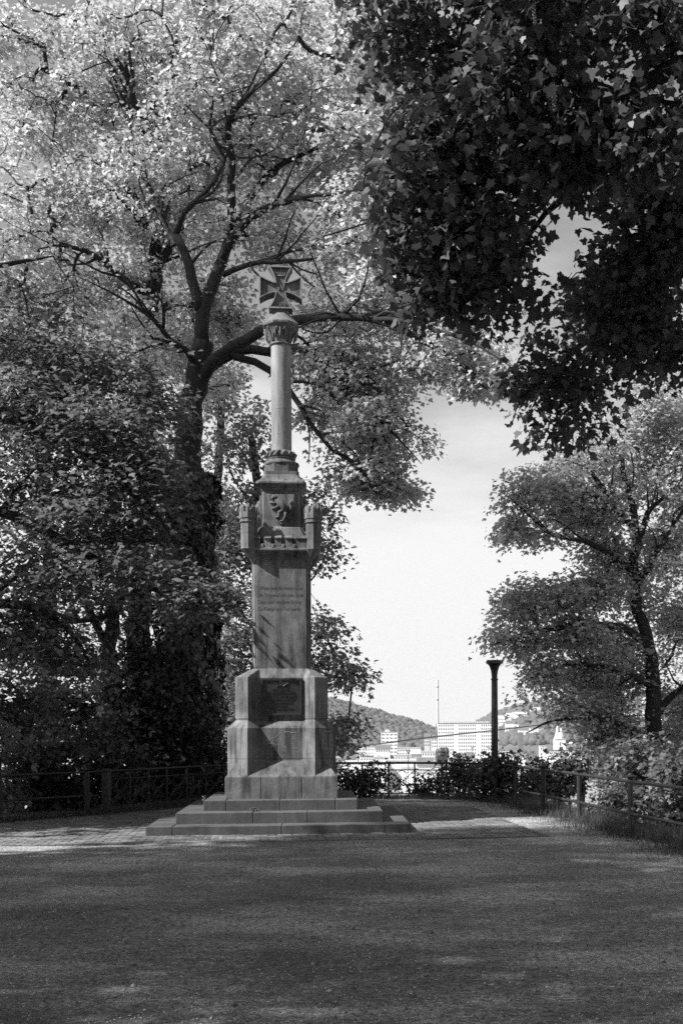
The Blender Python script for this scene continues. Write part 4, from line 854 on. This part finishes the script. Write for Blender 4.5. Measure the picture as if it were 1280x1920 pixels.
def blades(name, X_, Y_, H_, mat, wd=.0032, lean=.5):
    n = len(X_); Z_ = h_ground(X_, Y_); a = rng.uniform(0, 2*PI, n); le = np.abs(rng.normal(0, lean, n))*H_
    dx, dy = np.cos(a), np.sin(a); V = np.zeros((n, 6, 3))
    for k, (t, w_) in enumerate(((0, 1), (.55, .8), (1, .05))):
        cx2, cy2 = X_+dx*le*t*t, Y_+dy*le*t*t; zz = Z_+H_*(t-.18*t*t*le/H_)-.02*(t == 0)
        for s_, idx in ((-1, k), (1, 5-k)):
            V[:, idx, 0] = cx2-dy*wd*w_*s_; V[:, idx, 1] = cy2+dx*wd*w_*s_; V[:, idx, 2] = zz
    return mesh_np(name, V.reshape(-1, 3), (np.arange(n)[:, None]*6+np.array([0, 1, 4, 5, 1, 2, 3, 4])[None]).ravel(), 4, mat)
n = 26000; yq = rng.uniform(8, 25, n); off = np.abs(rng.normal(0, .42, n)); xq = right_x(yq)+.12-off+rng.uniform(0, .5, n); Hq = rng.uniform(.06, .34, n)*np.clip(1.15-off, .25, 1)
k = np.sin(yq*3.1)+np.sin(yq*7.7+xq*3) > -1.1; o = blades('grass', xq[k], yq[k], Hq[k], M['grass']); tag(o, 'rough grass growing along the foot of the right railing', kind='stuff')
n = 9000; uq = rng.uniform(0, 1, n); yq = 19.5+uq*6.5; xq = left_x(yq)+.15+np.abs(rng.normal(0, .25, n)); Hq = rng.uniform(.04, .2, n)
o = blades('grass', xq, yq, Hq, M['leaf_dark']); tag(o, 'dark grass and weeds at the foot of the left railing', kind='stuff')
n = 5000; xq = rng.uniform(-1, 2.0, n); yq = 26.1-.35*np.abs(rng.normal(0, 1, n))-.25*(xq > .8)*(xq-.8); o = blades('grass', xq, yq, rng.uniform(.03, .15, n), M['leaf_dark']); tag(o, 'low weeds along the foot of the back railing', kind='stuff')
# tall dry stalks and dandelion clocks
for i, (u, v, hgt, lab) in enumerate(((1029, 1500, .30, 'tall white dandelion clock on the bright verge by the gravel edge'), (1122, 1503, .30, 'fluffy dandelion clock just right of the third railing post'), (1186, 1516, .28, 'large dandelion clock right beside the fourth railing post'),
      (1223, 1543, .26, 'dandelion clock below the lower rail towards the frame edge'), (1170, 1552, .12, 'small dandelion clock low in the grass left of the fourth post'), (1174.5, 1546.5, .14, 'white daisy-like flower above the small clock left of the fourth post'), (1265, 1567, .22, 'pale dandelion clock in dark grass at the right frame edge'))):
    Yd = (22.0, 19.0, 17.0, 16.3, 16.6, 16.5, 15.3)[i]; p = at(u, v, Yd); root = empty('dandelion', (p.x, p.y, 0)); tag(root, lab, 'dandelion', 'dandelions in the verge')
    st = MB(); st.tube([(0, 0, -.02), (.01, 0, p.z*.5), (0, 0, p.z)], .004, 5); st.build('stem', M['grass'], root)
    hd = MB(); r_ = .028 if i != 5 else .02
    for k in range(90):
        z = 1-2*(k+.5)/90; a = k*2.39996; q = math.sqrt(1-z*z); d = Vector((q*math.cos(a), q*math.sin(a), z)); sd = d.orthogonal().normalized()*.0035; e = d*r_*rr.uniform(.8, 1.05)
        hd.add([sd*.3, e+sd, e*1.05, e-sd], [(0, 1, 2, 3)])
    o = hd.build('seed_head', M['paint'], root); o.location = (0, 0, p.z)
n = 240; yq = rng.uniform(14, 23, n); xq = right_x(yq)+rng.uniform(-.4, .3, n); o = blades('dry_stalks', xq, yq, rng.uniform(.35, .7, n), M['grass'], .002, .25); tag(o, 'thin dry stalks standing out of the verge by the right railing', kind='stuff')
# pebbles and fallen scales on the gravel
n = 15000; yq = 3.2+20*rng.uniform(0, 1, n)**2; xq = rng.uniform(-.45, .45, n)*yq+.05*yq; k = ~((np.abs(xq-AXX) < 2.3) & (np.abs(yq-AXY) < 2.3)); xq, yq = xq[k], yq[k]; n = len(xq)
sz = rng.uniform(.004, .011, n)*np.where(rng.random(n) < .03, 2.0, 1); oc = np.array([(1, 0, 0), (0, 1, 0), (-1, 0, 0), (0, -1, 0), (0, 0, .8), (0, 0, -.8)])
V = np.stack([xq, yq, h_ground(xq, yq)+sz*.3], 1)[:, None]+sz[:, None, None]*(oc[None]*rng.uniform(.6, 1.3, (n, 1, 3)))
fi = np.array([(0, 1, 4), (1, 2, 4), (2, 3, 4), (3, 0, 4), (1, 0, 5), (2, 1, 5), (3, 2, 5), (0, 3, 5)]).ravel(); FV = (np.arange(n)[:, None]*6+fi[None]).ravel()
m, nt, b = newmat('pebble'); gg = nt.nodes.new('ShaderNodeNewGeometry'); r2 = ramp(nt, gg.outputs['Random Per Island'], [(0, .08), (.55, .2), (1, .6)]); nt.links.new(r2.outputs[0], b.inputs['Base Color']); b.inputs['Roughness'].default_value = .8
o = mesh_np('pebbles', V.reshape(-1, 3), FV, 3, m); tag(o, 'loose grit and pale pebbles scattered over the gravel', kind='stuff')
n = 2600; yq = 5.2+7*rng.uniform(0, 1, n)**1.4; xq = (rng.uniform(0, 1, n)**1.2*.62-.37)*yq; sz = rng.uniform(.004, .010, n)
ang = rng.uniform(0, 6.28, n); qd = np.array([(1, 0), (0, .6), (-1, 0), (0, -.6)]); V = np.zeros((n, 4, 3)); V[:, :, 0] = xq[:, None]+sz[:, None]*(qd[None, :, 0]*np.cos(ang)[:, None]-qd[None, :, 1]*np.sin(ang)[:, None]); V[:, :, 1] = yq[:, None]+sz[:, None]*(qd[None, :, 0]*np.sin(ang)[:, None]+qd[None, :, 1]*np.cos(ang)[:, None]); V[:, :, 2] = h_ground(xq, yq)[:, None]+.006+rng.uniform(0, .004, (n, 4))
o = mesh_np('fallen_petals', V.reshape(-1, 3), np.arange(n*4), 4, M['petal']); tag(o, 'tiny pale fallen flower scales sprinkled over the near gravel', kind='stuff')
# small things on the steps and in the verge
p = Vector((-.42, -1.40, .32)); c_ = Matrix.Rotation(PSI, 4, 'Z') @ p
fl = empty('posy', (AXX+c_.x, AXY+c_.y, .32)); tag(fl, 'small wilted posy of pale flowers lying on the middle step of the monument', 'posy')
for k, (dx, dz, r_) in enumerate(((-.03, .03, .035), (.02, .035, .04), (.05, .02, .03), (0, .05, .028))):
    mb = MB()
    for q in range(40):
        a = rr.uniform(0, 2*PI); z = rr.uniform(-.4, 1); s0 = math.sqrt(max(0, 1-z*z)); d = Vector((s0*math.cos(a), s0*math.sin(a), z)); sd = d.orthogonal().normalized()*.008
        mb.add([d*r_*.2, d*r_*.7+sd, d*r_*1.05, d*r_*.7-sd], [(0, 1, 2, 3)])
    o = mb.build('flower', M['leaf_mid'] if k % 2 else M['column'], fl); o.location = (dx, 0, dz)
mb = MB(); mb.tube([(-.10, 0, .01), (-.02, .01, .02), (.05, 0, .02)], .005, 5); mb.build('stalk', M['grass'], fl)
def weed(u, v, Y, h, label):
    p = at(u, v, Y); root = empty('weed_sprout', p); tag(root, label, 'weed')
    mb = MB(); mb.tube([(0, 0, 0), (.01, 0, h*.5), (0, 0, h)], .003, 5); mb.build('stem', M['grass'], root)
    mb = MB()
    for k in range(9):
        a = k*2.4; z = h*(.25+.08*k); d = Vector((math.cos(a), math.sin(a), .35))*h*.35; sd = Vector((-math.sin(a), math.cos(a), 0))*h*.09
        mb.add([(0, 0, z), d*.55+sd+Vector((0, 0, z)), d+Vector((0, 0, z)), d*.55-sd+Vector((0, 0, z))], [(0, 1, 2, 3)])
    mb.build('leaf', M['leaf_right'], root)
weed(381.5, 1506, 18.6, .13, 'tiny weed sprout rising behind the left end of the top step')
weed(574, 1540, 17.7, .07, 'tiny weed in a joint of the middle step right of centre')
wr = MB(); p = at(1178, 1573, 16.0)
for k in range(7):
    a = k*.9; wr.add([(math.cos(a)*.05, math.sin(a)*.04, .015+.02*(k % 2)), (math.cos(a+1)*.06, math.sin(a+1)*.04, .03), (math.cos(a+2)*.03, math.sin(a+2)*.05, .045), (0, 0, .02)], [(0, 1, 2, 3)])
o = wr.build('crumpled_wrapper', M['paint']); o.location = (p.x, p.y, 0.0); tag(o, 'small crumpled pale paper scrap at the edge of the right verge', 'litter')
sk_ = MB(); p0, p1 = at(1187, 1580, 15.6), at(1215, 1571, 15.9); sk_.tube([(p0.x, p0.y, .02), ((p0.x+p1.x)/2, (p0.y+p1.y)/2, .06), (p1.x, p1.y, .05)], [.008, .007, .004], 6)
o = sk_.build('fallen_stick', M['column']); tag(o, 'pale fallen stick lying across the right verge', 'stick')
# ------------------------------------------------------------------ valley, hills, far woods
VZ = -33.0
def hill(name, foot, ridge, label=None):
    us = np.array([p[0] for p in ridge], float); rows = []
    for t in (0, .2, .4, .6, .8, 1.0, 1.25, 1.8):
        row = []
        for u, v, Yr in ridge:
            Yf = foot(u); R_ = at(u, v, Yr); Fp = Vector(((u-PU)*Yf/F, Yf, VZ-1))
            if t <= 1:
                p = Fp.lerp(R_, t); p.z = Fp.z+(R_.z-Fp.z)*(t**.85)
            else: p = R_+Vector(((u-PU)/F, 1, 0))*(t-1)*600; p.z = R_.z-(t-1)*60
            row.append(p)
        rows.append(row)
    mb = MB(); nc = len(ridge)
    for r in rows: mb.v += [tuple(p) for p in r]
    for a in range(len(rows)-1):
        for b_ in range(nc-1): mb.f.append((a*nc+b_, a*nc+b_+1, (a+1)*nc+b_+1, (a+1)*nc+b_))
    o = mb.build(name, M['far_ground'], smooth=True); tag(o, kind='structure'); return rows
M['far_ground'] = simple('far_ground', .10, .95, .3, .02); M['far_wood'] = simple('far_wood', .085, .9, .45, .35)
Lr = [(400,1262,1500), (500,1288,1550), (560,1302,1600), (615,1318,1650), (660,1330,1700), (700,1340,1750), (740,1351,1800), (780,1362,1850), (815,1374,1900), (845,1384,1950)]
Rr = [(860,1372,2300), (885,1366,2250), (905,1355,2200), (925,1344,2150), (950,1336,2100), (1000,1324,2050), (1060,1316,2000), (1150,1308,1950), (1300,1298,1900), (1500,1290,1850)]
LH = hill('hill', lambda u: 1330, Lr); RH = hill('hill', lambda u: 1330+max(0, 980-u)*4, Rr)
import bmesh
bmi = bmesh.new(); bmesh.ops.create_icosphere(bmi, subdivisions=2, radius=1); icoV = np.array([v.co[:] for v in bmi.verts]); icoF = np.array([[l.vert.index for l in f.loops] for f in bmi.faces]); bmi.free()
def crowns(name, P, R_, mat, label, seed):
    r_ = np.random.default_rng(seed); n = len(P); ph = r_.uniform(0, 6.28, (n, 3)); v = icoV[None]
    lump = 1+.20*np.sin(v[..., 0]*5+ph[:, None, 0])*np.cos(v[..., 1]*5+ph[:, None, 1])+.15*np.sin(v[..., 2]*8+ph[:, None, 2])+r_.normal(0, .07, (n, len(icoV)))
    V = np.array(P)[:, None]+v*lump[..., None]*np.array(R_)[:, None, None]*np.array([1, 1, 1.1])
    FV = (np.arange(n)[:, None]*len(icoV)+icoF.ravel()[None]).ravel()
    o = mesh_np(name, V.reshape(-1, 3), FV, 3, mat, smooth=False); 
    if label: tag(o, label, kind='stuff')
    return o
def on_hill(rows, n, r_, tmin=.08, tmax=1.05, rmin=4, rmax=7.5):
    P, R_ = [], []; nc = len(rows[0]); ts = (0, .2, .4, .6, .8, 1.0, 1.25)
    for _ in range(n):
        t = r_.uniform(tmin, tmax); a = r_.uniform(0, nc-1.001); ia = int(a); fa = a-ia; k = max(i for i in range(6) if ts[i] <= t); f_ = (t-ts[k])/(ts[k+1]-ts[k])
        q = lambda kk: rows[kk][ia].lerp(rows[kk][ia+1], fa)
        p = q(k).lerp(q(k+1), f_); s_ = r_.uniform(rmin, rmax); P.append((p.x, p.y, p.z+s_*.5)); R_.append(s_)
    return P, R_
rl = random.Random(15)
P, R_ = on_hill(LH, 2600, rl); crowns('distant_wood', P, R_, M['far_wood'], 'wooded hillside beyond the city to the left', 1)
P, R_ = on_hill(RH, 2600, rl, .12); crowns('distant_wood', P, R_, M['far_wood'], 'wooded hillside beyond the city behind the right-hand trees', 2)
P = []; R_ = []
for _ in range(620):
    Yq = rl.uniform(700, 1500); u = rl.uniform(560, 1250); P.append(((u-PU)*Yq/F, Yq, VZ+1.5)); R_.append(rl.uniform(2.5, 5))
crowns('valley_trees', P, R_, M['far_wood'], 'small trees scattered between the roofs of the city', 3)
# ------------------------------------------------------------------ the city
M['wall'] = simple('pale_render', .72, .8, .06, .3); M['wall2'] = simple('grey_render', .5, .8, .12, .3); M['roofd'] = simple('slate_roof', .13, .7, .25, .5); M['roofl'] = simple('pale_roof', .42, .7, .15, .4)
M['winf'] = simple('far_window', .16, .3, .3, .5); M['brick'] = simple('dark_masonry', .14, .85, .3, .4)
def building(label, u0, u1, vt, Y, depth=14, rows_=0, cols=0, roof='flat', wall='wall', roofm='roofl', group=None, cat='building', name='building', ang=0.0, wfrac=.5, hfrac=.5, gable=4):
    a, c2 = at(u0, vt, Y), at(u1, vt, Y); w_ = c2.x-a.x; H_ = a.z-VZ+1; root = empty(name, ((a.x+c2.x)/2, Y, VZ-1), ang); tag(root, label, cat, group)
    mb = MB(); mb.box(-w_/2, w_/2, 0, depth, 0, H_); mb.build('wall', M[wall], root)
    mb = MB()
    if roof == 'flat': mb.box(-w_/2-.3, w_/2+.3, -.3, depth+.3, H_, H_+.7)
    elif roof == 'gable':
        mb.add([(-w_/2-.4, -.5, H_), (w_/2+.4, -.5, H_), (w_/2+.4, depth+.5, H_), (-w_/2-.4, depth+.5, H_), (-w_/2-.4, depth/2, H_+gable), (w_/2+.4, depth/2, H_+gable)], [(3, 2, 1, 0), (0, 1, 5, 4), (2, 3, 4, 5), (3, 0, 4), (1, 2, 5)])
    elif roof == 'hip':
        i = min(w_*.3, depth*.4); mb.add([(-w_/2-.4, -.5, H_), (w_/2+.4, -.5, H_), (w_/2+.4, depth+.5, H_), (-w_/2-.4, depth+.5, H_), (-w_/2+i, depth/2, H_+gable), (w_/2-i, depth/2, H_+gable)], [(3, 2, 1, 0), (0, 1, 5, 4), (2, 3, 4, 5), (3, 0, 4), (1, 2, 5)])
    mb.build('roof', M[roofm], root)
    if rows_:
        fh = min(3.6, H_/(rows_+.5)); cw = w_/cols; q = MB(); q.box(-cw*wfrac/2, cw*wfrac/2, -.08, .05, 0, fh*hfrac); first = q.build('window', M['winf'], root); k = 0; rest = MB()
        for r in range(rows_):
            for c in range(cols):
                x, z = -w_/2+cw*(c+.5), H_-fh*(r+1)+fh*.2
                if cols > 20 and c in (7, 8, 17, 18): continue
                if k == 0: first.location = (x, 0, z)
                elif k < 100: o = first.copy(); col.objects.link(o); o.parent = root; o.location = (x, 0, z)
                else: rest.box(x-cw*wfrac/2, x+cw*wfrac/2, -.08, .05, z, z+fh*hfrac)
                k += 1
        if rest.v: tag(rest.build('windows_below', M['winf'], root), kind='stuff')
    return root, w_, H_
ob, w_, H_ = building('long white office slab with nine rows of square windows behind the lamp post', 821, 934, 1357, 1190, 16, 9, 27, wfrac=.5, hfrac=.48, name='office_building', roofm='roofd', group=None)
q = MB(); q.box(-w_*.42, w_*.35, 3, 11, H_+.7, H_+2.2); q.build('roof_housing', M['wall2'], ob)
tb_, w_, H_ = building('white tower block with banded floors at the foot of the left hill', 714, 745, 1373.5, 1180, 15, 7, 4, wfrac=.7, hfrac=.34, name='tower_block')
q = MB(); q.box(-w_*.28, 0, 4, 9, H_+.7, H_+3); q.build('roof_housing', M['wall2'], tb_)
B_ = [('long low white block left of the white tower block', 670, 704, 1402, 1120, 14, 2, 12, 'flat', 'wall', 'roofl'), ('hall with a wide grey roof just right of the low white block', 704, 731, 1404, 1100, 22, 1, 6, 'gable', 'wall', 'roofd'),
 ('two-storey white terrace stretching right of the white tower block', 744, 787, 1403, 1110, 14, 3, 14, 'flat', 'wall', 'roofl'), ('villa with steep dark gables at the foot of the dark church spire', 795, 806, 1382, 1300, 12, 3, 4, 'gable', 'wall2', 'roofd'),
 ('pale villa pressed between the gabled villa and the office slab', 808, 819, 1384, 1280, 12, 3, 4, 'hip', 'wall', 'roofd'), ('white house with flat roof nearest the pedestal edge', 668, 684, 1411, 860, 12, 2, 3, 'flat', 'wall', 'roofl'),
 ('house with overhanging dark flat roof left of the middle railing posts', 676, 700, 1419, 780, 12, 1, 5, 'flat', 'wall', 'roofd'), ('white box-shaped house standing on the left valley floor', 700, 726, 1421, 760, 12, 1, 4, 'flat', 'wall', 'roofl'),
 ('low white workshop with a stepped roof in the valley centre', 740, 770, 1417, 830, 16, 1, 6, 'flat', 'wall', 'roofl'), ('pale house with a pitched grey roof right of the workshop', 770, 788, 1414, 880, 12, 2, 4, 'gable', 'wall2', 'roofl'),
 ('white corner house close to the round dark tree', 790, 815, 1410, 960, 14, 2, 5, 'flat', 'wall', 'roofl'), ('low row of garages with dark roof in front of the office slab', 840, 868, 1424, 820, 10, 0, 0, 'flat', 'wall2', 'roofd'),
 ('low house with wide dark roof below the right half of the office slab', 866, 892, 1420, 860, 14, 1, 4, 'hip', 'wall', 'roofd'), ('white gable house between the office slab and the lamp post', 893, 914, 1423, 800, 12, 1, 3, 'gable', 'wall', 'roofl'),
 ('long pale factory hall with flat roof seen just above the top rail', 728, 800, 1428, 640, 30, 0, 0, 'flat', 'wall', 'roofl'), ('broad white roofed depot seen through the ornate railing', 770, 850, 1449, 520, 60, 0, 0, 'flat', 'wall', 'roofl'),
 ('house with dark twin-pitched roof seen between the two railing bars', 782, 812, 1436, 560, 14, 0, 0, 'gable', 'wall2', 'roofd'), ('small white annex left of the dark roofed house behind the rails', 752, 778, 1441, 540, 14, 0, 0, 'flat', 'wall', 'roofl'),
 ('white block just right of the lamp post', 938, 958, 1411, 900, 12, 2, 4, 'flat', 'wall', 'roofl'), ('white house with dark roof under the drooping right branches', 955, 985, 1418, 850, 14, 1, 5, 'hip', 'wall', 'roofd'),
 ('small white hall left of the twin-spired church', 1012, 1024, 1400, 1080, 12, 1, 3, 'flat', 'wall', 'roofl'), ('house with long dark roof right of the twin-spired church', 1060, 1093, 1402, 1060, 16, 0, 0, 'gable', 'wall2', 'roofd'),
 ('long arcaded white building in front of the twin-spired church', 1022, 1086, 1408, 1000, 12, 1, 18, 'flat', 'wall', 'roofd'), ('big flat pale roof below the arcaded building', 1030, 1105, 1417, 840, 40, 0, 0, 'flat', 'wall', 'roofl'),
 ('white house glimpsed through the maple right of the church', 1100, 1116, 1384, 1200, 12, 2, 3, 'hip', 'wall', 'roofl'), ('low pale houses end wall seen above the shrub mound', 1094, 1120, 1421, 780, 20, 0, 0, 'flat', 'wall', 'roofl'),
 ('wide white depot behind the hedge left of the ornate posts', 640, 720, 1432, 620, 40, 0, 0, 'flat', 'wall', 'roofl')]
for a in B_: building(a[0], *a[1:5], a[5], a[6], a[7], a[8], a[9], a[10], name='house', cat='house')
rh = random.Random(6)
for k in range(26):
    t = rh.uniform(.2, .8); a = rh.uniform(3.3, 7.5); ia = int(a); ts = (0, .2, .4, .6, .8, 1.0); kk = int(t/.2); f_ = (t-ts[kk])/.2
    p = RH[kk][ia].lerp(RH[kk][ia+1], a-ia).lerp(RH[kk+1][ia].lerp(RH[kk+1][ia+1], a-ia), f_)
    root = empty('hillside_house', (p.x, p.y-6, p.z-2)); tag(root, 'tiny white house dotted among the trees of the far right hillside', 'house', 'houses on the far right hillside')
    w2 = rh.uniform(5, 10); mb = MB(); mb.box(-w2, w2, 0, 9, 0, 14); mb.build('wall', M['wall'], root)
    mb = MB(); mb.add([(-w2-.4, -.5, 14), (w2+.4, -.5, 14), (w2+.4, 9.5, 14), (-w2-.4, 9.5, 14), (-w2, 4.5, 18), (w2, 4.5, 18)], [(3, 2, 1, 0), (0, 1, 5, 4), (2, 3, 4, 5), (3, 0, 4), (1, 2, 5)]); mb.build('roof', M['roofl' if k % 3 else 'roofd'], root)
# chimney, dark spire, twin-spired church, second tower
c = at(820, 1275, 1500); mb = MB(); mb.lathe([(2.1, VZ), (1.6, VZ+35), (1.15, c.z-26), (1.15, c.z-3), (1.35, c.z-3), (1.35, c.z)], 14); o = mb.build('factory_chimney', M['wall2'], auto=40); o.location = (c.x, 1500, 0); tag(o, 'tall slender factory chimney rising left of the office slab', 'chimney')
mb = MB()
for z in (c.z-27, c.z-10): mb.lathe([(1.3, z), (1.5, z+.4), (1.5, z+1.3), (1.3, z+1.6)], 14)
mb.build('platform_ring', M['brick'], o)
def spire(root, x, w2, z0, z1, z2, mat, rm):
    mb = MB(); mb.box(x-w2, x+w2, -w2, w2, z0, z1); mb.build('tower', M[mat], root)
    mb = MB(); mb.loft([[(x+r_*sx1, r_*sy1, z) for sx1, sy1 in ((-1, -1), (1, -1), (1, 1), (-1, 1))] for r_, z in ((w2*1.08, z1), (w2*.55, z1+(z2-z1)*.3), (.05, z2))]); mb.build('spire', M[rm], root)
c = at(817.5, 1355, 1350); r0 = empty('church_tower', (c.x, 1350, VZ)); tag(r0, 'dark pointed church tower squeezed between the chimney foot and the office slab', 'church'); spire(r0, 0, 2.4, 0, at(0, 1377, 1350).z-VZ, c.z-VZ, 'brick', 'brick')
c = at(1048, 1356, 1050); r0 = empty('twin_spired_church', (c.x, 1050, VZ)); tag(r0, 'white church tower with two slender pointed spires seen below the maple branches', 'church')
zt = at(0, 1390, 1050).z-VZ; mb = MB(); mb.box(-5, 5, -5, 5, 0, zt); mb.build('tower', M['wall'], r0)
for x in (-1.9, 1.4):
    mb = MB(); mb.loft([[(x+(r_*math.cos(a*PI/4)), r_*math.sin(a*PI/4), z) for a in range(8)] for r_, z in ((3.2, zt), (1.4, zt+6), (.08, c.z-VZ))]); mb.build('spire', M['wall'], r0)
mb = MB(); mb.box(-.5, .5, -5.1, -4.9, zt-6.5, zt-3); mb.build('window', M['winf'], r0)
mb = MB(); mb.box(-5.4, 5.4, -5.4, 5.4, zt-.5, zt); mb.build('ledge', M['wall2'], r0)
c = at(975, 1373, 1100); r0 = empty('masonry_tower', (c.x, 1100, VZ)); tag(r0, 'dark square masonry tower glimpsed behind the tips of the right branches', 'tower'); spire(r0, 0, 2.6, 0, at(0, 1378, 1100).z-VZ, c.z-VZ, 'brick', 'roofd')
c = at(1070, 1391, 1120); mb = MB(); mb.lathe([(3, VZ), (3, c.z-3), (2.7, c.z-1.5), (1.6, c.z-.4), (.1, c.z)], 16); o = mb.build('domed_building', M['wall'], auto=40); o.location = (c.x, 1120, 0); tag(o, 'small pale domed building right of the twin-spired church', 'building')
c = at(829, 1414, 900); r0 = empty('distant_tree', (c.x, 900, VZ)); tag(r0, 'round dark tree in front of the left corner of the office slab', 'tree')
o = crowns('crown', [(rl.uniform(-3.4, 3.4), rl.uniform(-3, 3), rl.uniform(8, 15)) for _ in range(26)], [2.2]*26, M['leaf_ivy'], None, 9); o.parent = r0
mb = MB(); mb.tube([(0, 0, 0), (0, 0, 10)], [.5, .3], 8); mb.build('trunk', M['bark_dark'], r0)
for u, v, Yq, lab in ((885, 1398, 700, 'slender lamp mast standing in front of the office slab'), (765, 1404, 480, 'thin leafy sprig-like mast rising over the middle railing posts')):
    c = at(u, v, Yq); mb = MB(); mb.tube([(0, 0, VZ), (0, 0, c.z-1.2)], [.22, .14], 6); o = mb.build('mast', M['iron']); o.location = (c.x, Yq, 0); tag(o, lab, 'mast')
    mb = MB()
    for k in range(5): mb.tube([(0, 0, c.z-2), (math.cos(k*1.26)*1.1, math.sin(k*1.26)*.6, c.z-.5+.3*(k % 2))], .13, 5)
    mb.build('lamp_cluster', M['iron'], o)
# ------------------------------------------------------------------ haze
HZ = True
if HZ:
    mb = MB(); mb.box(-2600, 2600, -62, 2700, -80, 130); m = bpy.data.materials.new('haze'); m.use_nodes = True; nt = m.node_tree; nt.nodes.clear()
    v_ = nt.nodes.new('ShaderNodeVolumePrincipled'); v_.inputs['Color'].default_value = g(.95); v_.inputs['Density'].default_value = .00009; v_.inputs['Anisotropy'].default_value = .2
    oo = nt.nodes.new('ShaderNodeOutputMaterial'); nt.links.new(v_.outputs[0], oo.inputs['Volume']); o = mb.build('haze', m); tag(o, kind='stuff')
